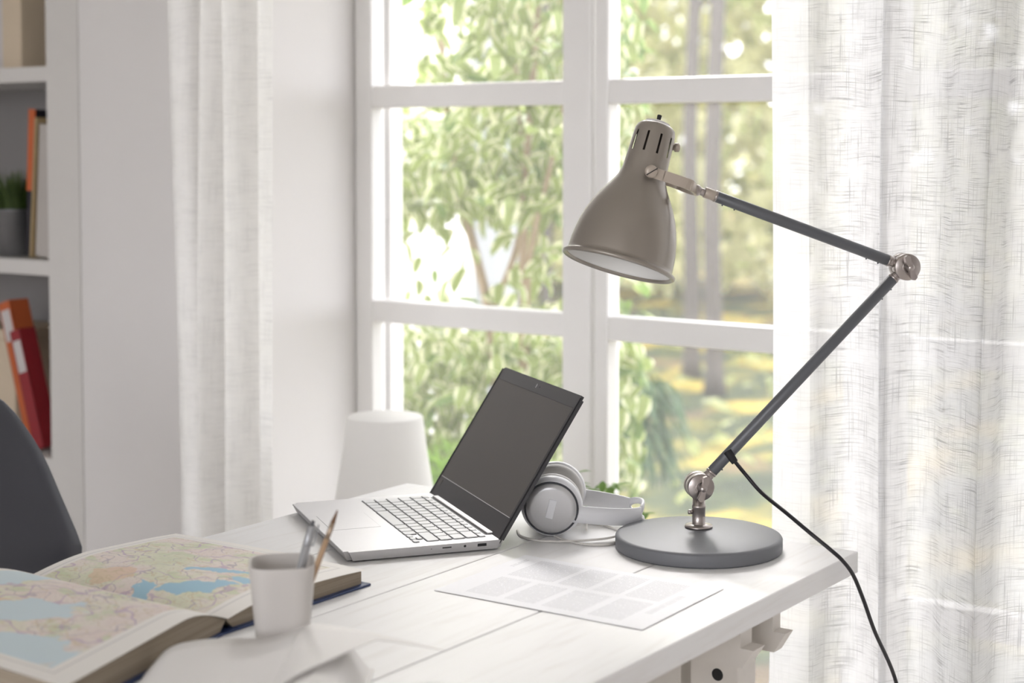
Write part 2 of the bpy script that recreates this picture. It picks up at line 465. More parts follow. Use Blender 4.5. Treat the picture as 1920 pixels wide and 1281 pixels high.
def keycap(w, h):
    k = (round(w, 4), round(h, 4))
    if k not in key_cache:
        m = MB(); r = 0.0026; pts = []
        for cx_, cy_, a0 in ((w/2-r, -h/2+r, -90), (w/2-r, h/2-r, 0), (-w/2+r, h/2-r, 90), (-w/2+r, -h/2+r, 180)):
            for a in (0, 45, 90): pts.append((cx_+r*math.cos(R(a0+a)), cy_+r*math.sin(R(a0+a))))
        n = len(pts)
        m.add([(x, y, 0) for x, y in pts] + [(x*0.985, y*0.985, 0.0013) for x, y in pts],
              [tuple(range(n, 2*n))] + [(i, (i+1) % n, n+(i+1) % n, n+i) for i in range(n)])
        key_cache[k] = m.mesh('key', M['key'])
        g = MB(); pg = [(x*(1+0.0013/(w/2)), y*(1+0.0013/(h/2))) for x, y in pts]
        g.add([(x, y, 0) for x, y in pg], [tuple(range(n))])
        key_cache[k + ('w',)] = g.v, g.f
    return key_cache[k], key_cache[k + ('w',)]
U = 0.282/14.9; RP = 0.0187; well = MB()
rows = [(0.0880, 0.0082, [0.993]*15)]
rows += [(0.0735, 0.0160, [1.0]*13 + [1.9])]
rows += [(0.0735-RP, 0.0160, [1.5] + [1.0]*12 + [1.4])]
rows += [(0.0735-2*RP, 0.0160, [1.75] + [1.0]*12 + [1.15])]
rows += [(0.0735-3*RP, 0.0160, [1.25] + [1.0]*11 + [2.65])]
rows += [(0.0735-4*RP, 0.0160, [1.25, 1.0, 1.0, 1.15, 5.0, 1.15, 1.0, 1.0])]
def put_key(x, y, w, h):
    me, (gv, gf) = keycap(w, h)
    o = bpy.data.objects.new('key', me); link(o, kb); o.location = (x, y, T1+0.0002)
    well.add([(p[0]+x, p[1]+y, T1+0.00016) for p in gv], gf)
for ri, (y, h, ws) in enumerate(rows):
    x = -0.141
    for w in ws:
        put_key(x + w*U/2, y, w*U-0.0027, h); x += w*U
    if ri == 5:
        rest = 0.141 - x
        a = rest/3
        put_key(x + a/2, y-h/4-.0006, a-.0027, h/2-.0012)
        for dy in (-1, 1): put_key(x + 1.5*a, y+dy*(h/4+.0003), a-.0027, h/2-.0012)
        put_key(x + 2.5*a, y-h/4-.0006, a-.0027, h/2-.0012)
well.build('key_gaps', M['keywell'], kb)
# hinge cover and ports
MB().box((-0.128, 0.0985, T1-.001), (0.128, 0.1085, T1+.0028), 0.0012).build('hinge', M['alu_side'], lap)
MB().box((-0.128, 0.0955, T1-.0008), (0.128, 0.0988, T1+.0002), 0.0002).build('hinge_gap', M['keywell'], lap)
def port(name, y, w, h, z=0.0098):
    return MB().box((W2-.0030, y-w/2, z-h/2), (W2-.0006, y+w/2, z+h/2), 0.0004).build(name, M['port'], lap)
port('usb_port', 0.080, 0.0130, 0.0048); port('card_slot', 0.030, 0.0130, 0.0018)
MB().cyl((W2-.003, 0.0555, 0.0098), (W2-.0006, 0.0555, 0.0098), 0.0019).build('audio_jack', M['port'], lap)
MB().cyl((W2-.003, 0.008, 0.0095), (W2-.0006, 0.008, 0.0095), 0.0006, seg=10).build('charge_light', M['port'], lap)
# lid: local frame x = width, y = up the lid, z = screen normal towards the user
lid_t = R(32.5)
LM = Matrix.Translation((0, 0.1055, T1-.001)) @ Matrix.Rotation(PI/2 - lid_t, 4, 'X')
lid = empty('lid'); lid.parent = lap; lid.matrix_local = LM
def lidbox(name, lo, hi, mat, bev=0.0004):
    return MB().box(lo, hi, bev).build(name, M[mat], lid)
lm = MB(); bm = bmesh.new(); bmesh.ops.create_cube(bm, size=1)
for v in bm.verts: v.co = Vector((v.co.x*0.324, -0.004+(v.co.y+.5)*0.231, -0.005+(v.co.z+.5)*0.005))
bmesh.ops.bevel(bm, geom=[e for e in bm.edges if abs(e.verts[0].co.z-e.verts[1].co.z) > .004], offset=0.006, segments=4, affect='EDGES')
lm.bm(bm); lm.build('lid_shell', M['bezel'], lid)
bz = MB(); bz.prism([(-.1605, -.003), (.1605, -.003), (.1605, .222), (.156, .2255), (-.156, .2255), (-.1605, .222)], -0.0006, 0.0009, 2)
bz.build('bezel', M['bezel'], lid)
lidbox('screen_panel', (-0.1540, 0.0330, 0.0007), (0.1540, 0.2065, 0.00115), 'screen', 0.0001)
lidbox('rubber_rim', (-0.1612, -0.0035, -0.0005), (-0.1596, 0.2240, 0.0018), 'black_rubber')
lidbox('rubber_rim', (0.1596, -0.0035, -0.0005), (0.1612, 0.2240, 0.0018), 'black_rubber')
lidbox('screen_edge', (-0.1540, 0.0322, 0.0008), (0.1540, 0.0332, 0.0016), 'line', 0.0001)  # pale strip paints the reflection along the screen's lower edge
lidbox('screen_edge', (-0.1540, 0.2063, 0.0008), (0.1540, 0.2068, 0.0014), 'port', 0.0001)
lidbox('badge', (-0.156, 0.018, 0.0008), (-0.140, 0.028, 0.0012), 'screen', 0.0001)
lidbox('webcam_mark', (-0.0040, 0.2140, 0.0008), (-0.0028, 0.2205, 0.0012), 'line', 0.0001)
lidbox('webcam_mark', (-0.0028, 0.2170, 0.0008), (-0.0010, 0.2180, 0.0012), 'line', 0.0001)
MB().cyl((0.010, 0.217, 0.0008), (0.010, 0.217, 0.0012), 0.0013, seg=12).build('webcam', M['port'], lid)

# ------------------------------------------------------------------ desk lamp
M['shade'] = plain('warm_grey_enamel', (152, 144, 135), 0.32, 0.45, var=0.015, spec=0.6, coat=0.25)
M['slate'] = plain('slate_grey_enamel', (92, 94, 98), 0.36, 0.0, var=0.02, spec=0.6)
M['lampbase'] = plain('grey_enamel_base', (114, 115, 119), 0.5, 0.0, var=0.02, spec=0.45)
M['nickel'] = plain('brushed_nickel', (178, 170, 166), 0.30, 0.95, var=0.03, nscale=80)
M['shade_in'] = plain('white_reflector', (232, 230, 226), 0.5, 0.0, var=0.01)
M['putty'] = plain('painted_yoke', (188, 176, 163), 0.35, 0.3, var=0.02)
M['sleeve'] = plain('sleeve_brown', (70, 62, 56), 0.6)
LA = R(43.6)
lamp = empty('desk_lamp', (-1.072, 1.965, 0.75), LA, 'grey jointed desk lamp with bell shade and round base on the desk', 'lamp')
def lp(name, m, mat): return m.build(name, M[mat], lamp)
bp = lp('base', MB().lathe([(1e-5, 0), (.1115, 0), (.1135, .0015), (.1140, .003), (.1140, .0165), (.1128, .0185), (.108, .0199), (.080, .0238), (.045, .0275), (.015, .0292), (1e-5, .0295)], 96), 'lampbase')
st = lp('stem', MB().lathe([(1e-5, .0285), (.0180, .0285), (.0192, .0300), (.0188, .0322), (.0100, .0332), (.0090, .0340), (.0090, .0560), (.0094, .0563), (.0094, .0600), (.0086, .0604), (.0086, .0745), (1e-5, .0745)], 32), 'nickel')
MB().cyl((-.009, 0, .0505), (-.0150, 0, .0505), .0032).cyl((-.009, 0, .0505), (-.012, 0, .0505), .0018).build('set_screw', M['nickel'], st)
J1, J2, UJ = Vector((0, 0, .0865)), Vector((.291, 0, .384)), Vector((-.010, 0, .494))
def wing_nut(c, ang, parent):
    m = Matrix.Translation(c) @ Matrix.Rotation(ang, 4, 'Y')
    k = MB(); k.lathe([(1e-5, 0), (.0055, 0), (.0052, .010), (.0035, .0125), (1e-5, .0130)], 20, m @ Matrix.Rotation(PI/2, 4, 'X'))
    for s in (-1, 1):
        w = [(s*.002, -.0035), (s*.010, -.0050), (s*.0165, -.0040), (s*.0180, 0.0), (s*.0150, .0042), (s*.008, .0028), (s*.002, .0030)]
        k.prism(w, -.0120, -.0050, 1, m)
    k.build('wing_nut', M['nickel'], parent)
def joint(c, ang, r=.0185):
    m = MB()
    for y0, y1 in ((-.0135, -.0008), (.0008, .0125)):
        a = Vector((c.x, y0, c.z)); L = y1-y0
        m.lathe([(1e-5, 0), (r-.001, 0), (r, .001), (r, L-.001), (r-.001, L), (1e-5, L)], 40, Matrix.Translation((c.x, y1, c.z)) @ Matrix.Rotation(PI/2, 4, 'X'))
    m.lathe([(.0085, 0), (.0085, .0012), (.0075, .0016), (.0065, .0012)], 28, Matrix.Translation((c.x, -.0135, c.z)) @ Matrix.Rotation(PI/2, 4, 'X'))
    o = lp('elbow_joint', m, 'nickel'); wing_nut(Vector((c.x, -.0140, c.z)), ang, o); return o
joint(J1, R(-75)); joint(J2, R(70))
def arm(a, b, sa, sb, r=.0078):
    d = (b-a).normalized(); p, q = a+d*sa, b-d*sb
    o = lp('arm', MB().cyl(p, q, r, seg=28), 'slate')
    MB().cyl(a+d*.012, p+d*.002, r*0.94).cyl(p-d*.003, p+d*.0005, r*1.04).build('ferrule', M['nickel'], o)
    MB().cyl(q-d*.002, b-d*.012, r*0.94).cyl(q-d*.0005, q+d*.003, r*1.04).build('ferrule', M['nickel'], o)
    side = Vector((d.z, 0, -d.x))
    if side.z > 0: side = -side
    for t in (0.012, 0.03, (q-p).length-.012, (q-p).length-.03):
        c = p+d*t+side*r; MB().cyl(c-side*.001, c+side*.0016, .0012, seg=8).build('rivet', M['slate'], o)
    return o, d
a1, d1 = arm(J1, J2, .026, .024)
a2, d2 = arm(J2, UJ + (J2-UJ).normalized()*0.004, .026, .030)
# shade
ax = Vector((-.300, -.160, -.94)).normalized()
pivot = Vector((-.078, 0.002, .515))
rimc = pivot + ax*.134
q = (-ax).to_track_quat('Z', 'Y').to_matrix().to_4x4()
# spin so that one slot faces the camera
SM = Matrix.Translation(rimc) @ q
prof = [(.0735, .0040), (.0748, .0014), (.0775, -.0004), (.0802, .0012), (.0804, .0042), (.0775, .0066), (.0742, .0080), (.0744, .012), (.0738, .024), (.0724, .036), (.0698, .050), (.0660, .064), (.0605, .078), (.0535, .092), (.0455, .105), (.0385, .116), (.0340, .125), (.0318, .134), (.0310, .146), (.0304, .158), (.0294, .186), (.0288, .192), (.0270, .1975), (.0230, .2015), (.0160, .2035), (1e-5, .204)]
prof = [(r_*0.965, z_) for r_, z_ in prof]
SEG = 60
sh = lp('shade', MB().lathe(prof, SEG, SM, lambda i, k: i == 19 and k % 6 == 2), 'shade')
inn = [(.0742, .0040), (.0728, .012), (.0722, .024), (.0708, .036), (.0682, .050), (.0644, .064), (.0589, .078), (.0519, .092), (.0439, .105), (.0369, .116), (.0324, .125), (.0302, .134), (1e-5, .136)]
inn = [(r_*0.965, z_) for r_, z_ in inn]
MB().lathe(inn, SEG, SM).build('reflector', M['shade_in'], sh)
cp = MB().lathe([(.0175, .2015), (.0170, .2055), (.0140, .2065), (.0060, .2072), (1e-5, .2072)], 32, SM).build('switch_collar', M['shade_in'], sh)
MB().cyl(SM @ Vector((0, 0, .206)), SM @ Vector((.0005, 0, .2165)), .0026, .0032, 12).build('switch_toggle', M['black_rubber'], sh)
MB().lathe([(1e-5, .142), (.0235, .142), (.0235, .190), (1e-5, .194)], 32, SM).build('dark_sleeve', M['sleeve'], sh)  # dark sleeve added in the neck so the vent slots look dark
MB().lathe([(1e-5, .10), (.012, .10), (.016, .08), (.0165, .065), (.012, .05), (1e-5, .046)], 24, SM).build('bulb', M['shade_in'], sh)
# yoke: two tines from the swivel to both sides of the neck
sw = UJ + Vector((.004, 0, -.003))
yk = MB(); ny = Vector((0, 1, 0))
for s in (-1, 1):
    tip = pivot + Vector((0, s*.0375, 0.002))
    pth = catmull([sw + Vector((-.002, s*.004, 0)), sw + Vector((-.010, s*.024, .004)), sw + Vector((-.022, s*.0355, .0095)), tip], 6)
    for i in range(len(pth)-1):
        a, b = pth[i], pth[i+1]; t = (b-a).normalized(); nn = Vector((t.y, -t.x, 0)).normalized(); up = t.cross(nn).normalized()
        hw = .0072; th = .0016; vs_ = []
        for P in (a - t*.0006, b + t*.0006):
            for u_, w_ in ((-1, -1), (1, -1), (1, 1), (-1, 1)): vs_.append(P + up*hw*u_ + nn*th*w_)
        yk.add(vs_, [(0, 3, 2, 1), (4, 5, 6, 7), (0, 1, 5, 4), (1, 2, 6, 5), (2, 3, 7, 6), (3, 0, 4, 7)])
yo = lp('yoke', yk, 'putty')
for s in (-1, 1):
    tip = pivot + Vector((0, s*.030, 0.002))
    MB().lathe([(1e-5, .016), (.0050, .0160), (.0080, .0145), (.0088, .0115), (.0080, .0085), (.0060, .0080), (.0060, 0)], 28,
               Matrix.Translation(tip) @ Matrix.Rotation(-s*PI/2, 4, 'X')).build('pivot_screw', M['putty'], yo)
    if s < 0:
        MB().box((-.0085, -.0006, -.0006), (.0085, .0006, .0006), 0, 1, Matrix.Translation(tip + Vector((0, -.0162, 0))) @ Matrix.Rotation(R(-30), 4, 'Y')).build('screw_slot', M['dark'], yo)
kn = MB(); kc = rimc - ax*.170 + Vector((.0305, .006, 0.0))
kn.lathe([(1e-5, 0), (.004, 0), (.004, .003), (.0062, .004), (.0062, .009), (.004, .0105), (1e-5, .0105)], 20, Matrix.Translation(kc) @ Matrix.Rotation(PI/2, 4, 'Y'))
kn.build('clamp_knob', M['putty'], sh)
swv = MB(); swv.lathe([(1e-5, -.0078), (.004, -.0070), (.0070, -.004), (.0080, 0), (.0070, .004), (.004, .0070), (1e-5, .0078)], 24, Matrix.Translation(sw))
swv.cyl(sw, UJ + (J2-UJ).normalized()*.030, .0052)
lp('swivel_ball', swv, 'nickel')
lp('swivel_collar', MB().cyl(UJ + (J2-UJ).normalized()*.016, UJ + (J2-UJ).normalized()*.036, .0074), 'putty')
# cord: clip on the lower arm, then hanging over the desk corner to the floor
M['cord'] = plain('black_cord', (27, 25, 30), 0.45)
inv = (Matrix.Translation((-1.072, 1.965, 0.75)) @ Matrix.Rotation(LA, 4, 'Z')).inverted()
cw = [(-1.040, 1.990, .880), (-1.031, 1.989, .872), (-1.018, 2.002, .850), (-.9940, 2.0000, .8297), (-.950, 1.985, .8105), (-.911, 1.976, .7905), (-.884, 1.980, .7715), (-.872, 1.992, .756), (-.866, 2.013, .733), (-.862, 2.040, .6925), (-.860, 2.072, .645), (-.860, 2.154, .548), (-.858, 2.20, .42), (-.856, 2.215, .22), (-.85, 2.20, .05), (-.82, 2.15, .0045), (-.70, 2.05, .004), (-.5, 2.0, .004)]
cl = [inv @ Vector(p) for p in cw]
cd = lp('power_cord', MB().tube(catmull(cl, 8), .0027, 10), 'cord')
MB().cyl(cl[0]+Vector((-.002, 0, .004)), cl[1]+Vector((.0015, 0, -.003)), .0062, .0048, 16).build('strain_relief', M['black_rubber'], cd)

# ------------------------------------------------------------------ headphones
M['hp_white'] = plain('white_plastic', (226, 226, 228), 0.4, var=0.01)
M['hp_disc'] = plain('silver_white_disc', (205, 204, 204), 0.3, 0.4, var=0.02)
M['hp_ring'] = plain('dark_ring', (70, 71, 76), 0.4, 0.3)
M['hp_pad'] = plain('pale_ear_pad', (205, 203, 200), 0.7, var=0.03, bump=0.3)
hp = empty('headphones', (-1.2756, 1.9081, 0.75), R(120), 'white over-ear headphones lying behind the laptop screen', 'headphones')
# local: x = from near cup to far cup, -y = away along the band
HZ = 0.0450
def cup(x, s):
    """s=-1 near cup (outer face towards -x); +1 far cup"""
    lean = R(10)*s
    m = Matrix.Translation((x, 0, HZ)) @ Matrix.Rotation(lean*0.6, 4, 'Y') @ Matrix.Rotation(s*PI/2, 4, 'Y')
    c = MB().lathe([(1e-5, -.004), (.036, -.004), (.0425, .000), (.0440, .006), (.0420, .013), (.0385, .0165), (1e-5, .017)], 56, m).build('ear_cup', M['hp_white'], hp)
    MB().lathe([(.0385, .0160), (.0385, .0180), (.0362, .0180), (.0362, .0160)], 56, m).build('trim_ring', M['hp_ring'], c)
    MB().lathe([(.0362, .0165), (.0352, .0196), (.028, .0212), (1e-5, .0218)], 56, m).build('cover_disc', M['hp_disc'], c)
    MB().box((-.014, -.0055, .0206), (.014, .0055, .0224), 0.0008, 2, m @ Matrix.Rotation(R(-14), 4, 'Z')).build('cover_mark', M['hp_white'], c)
    MB().lathe([(.020, -.020), (.030, -.0225), (.038, -.020), (.0415, -.013), (.0405, -.005), (.036, -.0035)], 48, m).build('ear_pad', M['hp_pad'], c)
cup(0.0, -1); cup(0.086, 1)
# headband: flat strip on edge round the U, splitting into two at the crown end
def bandpt(t):
    a = PI*t
    return Vector((0.043 - math.cos(a)*0.058, -math.sin(a)**0.75*0.128, 0))
def strip(t0, t1, z0, z1, n=26):
    m = MB(); vs_ = []
    for i in range(n+1):
        t = t0+(t1-t0)*i/n; p = bandpt(t); q = bandpt(min(1, t+.004)) - bandpt(max(0, t-.004)); nn = Vector((q.y, -q.x, 0)).normalized()
        za = z0(t) if callable(z0) else z0; zb = z1(t) if callable(z1) else z1
        for o_, z in ((-.0018, za), (.0018, za), (.0024, (za+zb)/2), (.0018, zb), (-.0018, zb), (-.0024, (za+zb)/2)):
            vs_.append((p.x+nn.x*o_, p.y+nn.y*o_, z))
    k = 6; fs = []
    for i in range(n):
        for j in range(k): fs.append((i*k+j, i*k+(j+1) % k, (i+1)*k+(j+1) % k, (i+1)*k+j))
    fs += [tuple(range(k))[::-1], tuple(n*k+j for j in range(k))]
    m.add(vs_, fs, True); return m
ZA = lambda t: 0.040 - 0.024*math.sin(PI*t)
g = lambda t: 0.5*(1-math.cos(PI*max(0, min(1, (0.5-abs(t-.56))/0.5*1.0))))
zb_ = lambda t: 0.0135 + 0.012*abs(2*t-1)**2
bo = strip(0.0, 0.42, zb_, lambda t: zb_(t)+0.024).build('headband', M['hp_white'], hp)
strip(0.70, 1.0, zb_, lambda t: zb_(t)+0.024).build('headband', M['hp_white'], hp)
sp = lambda t: math.sin(PI*(t-0.42)/0.28)**0.6 if 0.42 < t < 0.70 else 0.0
strip(0.415, 0.705, zb_, lambda t: zb_(t)+0.0122-0.006*sp(t)).build('headband_loop', M['hp_white'], bo)
strip(0.415, 0.705, lambda t: zb_(t)+0.0118+0.010*sp(t), lambda t: zb_(t)+0.024+0.006*sp(t)).build('headband_loop', M['hp_white'], bo)
M['hp_cord'] = plain('white_cable', (218, 214, 208), 0.5, var=0.02)
hinv = (Matrix.Translation((-1.2756, 1.9081, 0.75)) @ Matrix.Rotation(R(120), 4, 'Z')).inverted()
def wcable(ptsw):
    MB().tube(catmull([hinv @ Vector(p) for p in ptsw], 8), .0016, 8).build('cable', M['hp_cord'], hp)
wcable([(-1.30, 1.93, .7518), (-1.262, 1.900, .7518), (-1.215, 1.886, .7518), (-1.180, 1.905, .7518), (-1.185, 1.95, .7518), (-1.215, 1.985, .7518), (-1.26, 2.00, .7518), (-1.30, 1.985, .7518)])
wcable([(-1.33, 1.90, .7518), (-1.305, 1.875, .7518), (-1.27, 1.868, .7518), (-1.232, 1.885, .753), (-1.19, 1.935, .755), (-1.195, 1.99, .762), (-1.235, 2.01, .766), (-1.262, 1.985, .760), (-1.245, 1.95, .755)])
wcable([(-1.262, 1.99, .755), (-1.225, 2.015, .766), (-1.195, 2.01, .764), (-1.175, 2.04, .755), (-1.15, 2.065, .7518), (-1.10, 2.069, .7518)])

# ------------------------------------------------------------------ printed sheet
def paper_mat():
    t = NT('printed_paper'); v = t.coord('UV'); s = t.sep(v)          # u 0..0.297 along the page length, v 0..0.21 along the lines
    u, w = s[0], s[1]
    line = t.step(t.math('SINE', t.math('MULTIPLY', u, 2*PI/0.0036)), 0.0, 0.5)
    word = t.step(t.noise(t.comb(t.math('MULTIPLY', w, 190), t.math('FLOOR', t.math('MULTIPLY', u, 1/0.0036)), 2.0), 1.0, 2), 0.36, 0.46)
    def rect(u0, u1, v0, v1, soft=0.001):
        a = t.math('MULTIPLY', t.step(u, u0-soft, u0+soft), t.math('SUBTRACT', 1.0, t.step(u, u1-soft, u1+soft)))
        b = t.math('MULTIPLY', t.step(w, v0-soft, v0+soft), t.math('SUBTRACT', 1.0, t.step(w, v1-soft, v1+soft)))
        return t.math('MULTIPLY', a, b)
    area = None
    for r in ((.022, .030, .06, .15), (.040, .085, .018, .100), (.040, .088, .112, .196), (.098, .150, .018, .100), (.096, .134, .112, .196), (.160, .205, .018, .100), (.142, .186, .112, .196), (.214, .262, .018, .100), (.194, .262, .112, .196), (.276, .283, .15, .19)):
        x = rect(*r); area = x if area is None else t.math('MAXIMUM', area, x)
    ink = t.math('MULTIPLY', area, t.math('MULTIPLY_ADD', t.math('MULTIPLY', line, word), 0.36, 0.015))
    col = t.mix(ink, srgb(246, 246, 249), srgb(120, 122, 128))
    return t.done(t.bsdf(col, 0.55, 0, None, 0.3))
M['paper'] = paper_mat()
pm = MB(); vs_, uv, fs = [], [], []
NU, NV = 13, 9
for j in range(NV):
    for i in range(NU):
        u, v = i/(NU-1), j/(NV-1)
        x = 0.297*(u-.5); y = 0.208*(v-.5)
        vs_.append((x - 0.006*(v-.5), y + 0.02*(u-.5)*0.2, 0.0006 + 0.0012*abs(math.sin(u*4+v*2)) * (0.3+v*0.2))); uv.append((0.297*(1-u), 0.21*v))
for j in range(NV-1):
    for i in range(NU-1): fs.append((j*NU+i, j*NU+i+1, (j+1)*NU+i+1, (j+1)*NU+i))
n0 = len(vs_)
vs_ += [(a, b, c-0.0003) for a, b, c in vs_]; uv += [(0.001, 0.001)]*n0
fs += [tuple(k+n0 for k in f[::-1]) for f in fs]
pm.add(vs_, fs, True)
sheet = pm.build('printed_sheet', M['paper'], None, uv); sheet.location = (-1.090, 1.691, 0.7502)
tag(sheet, 'white printed sheet of text lying flat in front of the lamp base', 'paper')

# ------------------------------------------------------------------ open atlas
def map_mat():
    t = NT('printed_map'); uvo = t.coord('UV')
    nz = t.n('ShaderNodeTexNoise'); t.set(nz.inputs['Vector'], uvo); nz.inputs['Scale'].default_value = 9; nz.inputs['Detail'].default_value = 4
    sv = t.n('ShaderNodeVectorMath', operation='SUBTRACT'); t.set(sv.inputs[0], nz.outputs[1]); sv.inputs[1].default_value = (.5, .5, .5)
    sc = t.n('ShaderNodeVectorMath', operation='SCALE'); t.set(sc.inputs[0], sv.outputs[0]); sc.inputs['Scale'].default_value = 0.22
    ad = t.n('ShaderNodeVectorMath', operation='ADD'); t.set(ad.inputs[0], uvo); t.set(ad.inputs[1], sc.outputs[0])
    s = t.sep(ad.outputs[0]); r = t.sep(uvo); u, v = s[0], s[1]
    def ell(cu, cv, ru, rv, ang=0):
        du = t.math('SUBTRACT', u, cu); dv = t.math('SUBTRACT', v, cv); c, n = math.cos(ang), math.sin(ang)
        a = t.math('ADD', t.math('MULTIPLY', du, c/ru), t.math('MULTIPLY', dv, n/ru))
        b = t.math('ADD', t.math('MULTIPLY', du, -n/rv), t.math('MULTIPLY', dv, c/rv))
        d = t.math('SQRT', t.math('ADD', t.math('MULTIPLY', a, a), t.math('MULTIPLY', b, b)))
        return t.math('SUBTRACT', 1.0, t.step(d, 0.86, 1.0))
    def mx(l):
        o = l[0]
        for x in l[1:]: o = t.math('MAXIMUM', o, x)
        return o
    big = t.noise(uvo, 3.2, 4); mid = t.noise(t.mapped(uvo, (1, 1, 1), (5, 3, 0)), 9, 4); fine = t.noise(uvo, 60, 3)
    land = t.ramp(big, [(0.30, srgb(205, 213, 170)), (0.44, srgb(222, 222, 190)), (0.52, srgb(232, 219, 208)), (0.66, srgb(230, 208, 200)), (0.80, srgb(226, 196, 170))])
    land = t.mix(t.math('MULTIPLY', t.step(mid, 0.52, 0.66), 0.75), land, srgb(194, 208, 156))
    land = t.mix(t.math('MULTIPLY', t.step(fine, 0.50, 0.72), 0.45), land, srgb(178, 160, 146))
    oran = mx([ell(.30, .16, .10, .10), ell(.95, -.70, .05, .10), ell(.33, -.52, .06, .05)])
    land = t.mix(t.math('MULTIPLY', oran, 0.65), land, srgb(222, 178, 132))
    # roads: thin contour lines of noise
    def road(scale, off, wdt):
        n = t.noise(t.mapped(uvo, (1, 1, 1), (off, off*1.3, 0)), scale, 2)
        return t.math('SUBTRACT', 1.0, t.step(t.math('ABSOLUTE', t.math('SUBTRACT', n, 0.5)), wdt*0.4, wdt))
    land = t.mix(t.math('MULTIPLY', road(5, 2.0, .010), 0.7), land, srgb(150, 132, 150))
    land = t.mix(t.math('MULTIPLY', road(8, 9.0, .012), 0.55), land, srgb(196, 170, 110))
    land = t.mix(t.math('MULTIPLY', road(3.2, 7.0, .009), 0.7), land, srgb(176, 140, 176))
    lake = mx([ell(.53, .06, .05, .14, .5), ell(.68, .22, .17, .07, .75), ell(.62, .48, .16, .035, .5), ell(.78, .40, .08, .04, .2), ell(.56, -.07, .05, .05), ell(.10, -.44, .05, .05)])
    sea = mx([ell(.14, -.24, .16, .16, .6), ell(.46, -.56, .13, .26, -.9), ell(.74, -.82, .20, .14, -.2), ell(.10, -.62, .12, .10)])
    isl = ell(.20, -.56, .10, .06, -.7)
    sea = t.math('MULTIPLY', sea, t.math('SUBTRACT', 1.0, isl))
    shore = t.noise(uvo, 2.0, 2)
    col = t.mix(sea, land, t.mix(shore, srgb(186, 214, 224), srgb(204, 222, 228)))
    col = t.mix(lake, col, srgb(120, 186, 212))
    av = t.math('ABSOLUTE', r[1])
    inside = t.math('MULTIPLY', t.math('MULTIPLY', t.step(r[0], .055, .060), t.math('SUBTRACT', 1.0, t.step(r[0], .885, .890))), t.math('SUBTRACT', 1.0, t.step(av, .905, .910)))
    frame = t.math('MULTIPLY', t.math('MULTIPLY', t.step(r[0], .030, .033), t.math('SUBTRACT', 1.0, t.step(r[0], .917, .920))), t.math('SUBTRACT', 1.0, t.step(av, .935, .938)))
    frame2 = t.math('MULTIPLY', t.math('MULTIPLY', t.step(r[0], .037, .040), t.math('SUBTRACT', 1.0, t.step(r[0], .910, .913))), t.math('SUBTRACT', 1.0, t.step(av, .928, .931)))
    ring = t.math('SUBTRACT', frame, frame2)
    page = t.mix(t.math('MULTIPLY', ring, 0.35), srgb(241, 237, 231), srgb(150, 150, 155))
    return t.done(t.bsdf(t.mix(inside, page, t.mix(0.28, col, srgb(240, 236, 232))), 0.5, 0, None, 0.35))
M['map'] = map_mat()
def pages_mat(name, c0, c1):
    t = NT(name); v = t.coord()
    s = t.sep(v)
    f = t.noise(t.comb(t.math('MULTIPLY', s[0], 3), t.math('MULTIPLY', s[1], 3), t.math('MULTIPLY', s[2], 900)), 1.0, 2)
    return t.done(t.bsdf(t.mix(f, srgb(*c0), srgb(*c1)), 0.8, 0, None, 0.2))
M['pages'] = pages_mat('page_edges_tan', (118, 106, 92), (190, 176, 156))
M['navy'] = plain('navy_cover', (40, 58, 100), 0.45, var=0.05)
AX0, AX1, AYG = -1.657, -1.318, 1.312
atlas = empty('open_atlas', ((AX0+AX1)/2, AYG, 0.75), 0, 'open road atlas showing a coloured map, lying on the desk at left', 'atlas')
HW = (AX1-AX0)/2
# cross-section heights across the spread: v in [-1, 1] (page widths), near page negative
def prof_top(v):
    a = abs(v)
    if v > 0: h = 0.015 + 0.0110*math.sin(min(1, a/0.38)*PI/2) - 0.005*max(0, a-.38)/.62 - 0.0015*max(0, a-.8)/.2
    else: h = 0.015 + 0.0230*math.sin(min(1, a/0.30)*PI/2) - 0.0080*max(0, a-.30)/.70
    return h
PWS = {1: 0.240, -1: 0.292}
def fan(x, y): return x + (max(0.0, -y)*0.25)*(x+HW)/(2*HW)
def page_block(sgn):
    PW = PWS[sgn]
    n = 22; cu = [i/n for i in range(n+1)]
    top = [(sgn*PW*c, prof_top(sgn*c)) for c in cu]
    # page surface (map), slight sideways lift at the right-hand end of the near page
    m = MB(); vs_, uv, fs = [], [], []; nx = 15
    for (y, z), c in zip(top, cu):
        for i in range(nx):
            u = i/(nx-1)
            vs_.append((fan(-HW + 2*HW*u, y), y, z + 0.0010 + 0.0025*math.sin(u*PI)*c)); uv.append((u, sgn*c))
    for j in range(n):
        for i in range(nx-1): fs.append((j*nx+i, j*nx+i+1, (j+1)*nx+i+1, (j+1)*nx+i))
    m.add(vs_, fs, True); m.build('map_page', M['map'], atlas, uv)
    b = MB(); poly = [(y*0.985, max(0.0032, z-.0006)) for y, z in top]
    bot = [(sgn*PW*0.985, 0.0032), (sgn*0.012, 0.0032), (0.0, 0.010)]
    poly = poly + bot[:2]
    b.prism(poly, -HW+.004, HW-.004, 0); b.v = [(fan(x, y), y, z) for x, y, z in b.v]; b.build('page_block', M['pages'], atlas)
page_block(1); page_block(-1)
MB().box((-HW-.004, 0.012, 0.0002), (HW+.004, PWS[1]+.006, 0.0034), 0.001).build('cover_board', M['navy'], atlas)
nc = MB().box((-HW-.004, -PWS[-1]-.006, 0.0002), (HW+.002, -0.012, 0.0034), 0.001); nc.v = [(fan(x, y), y, z) for x, y, z in nc.v]
nc.build('cover_board', M['navy'], atlas)
MB().box((-HW-.004, -0.0125, 0.0002), (HW+.004, 0.0125, 0.0026), 0.001).build('spine', M['navy'], atlas)

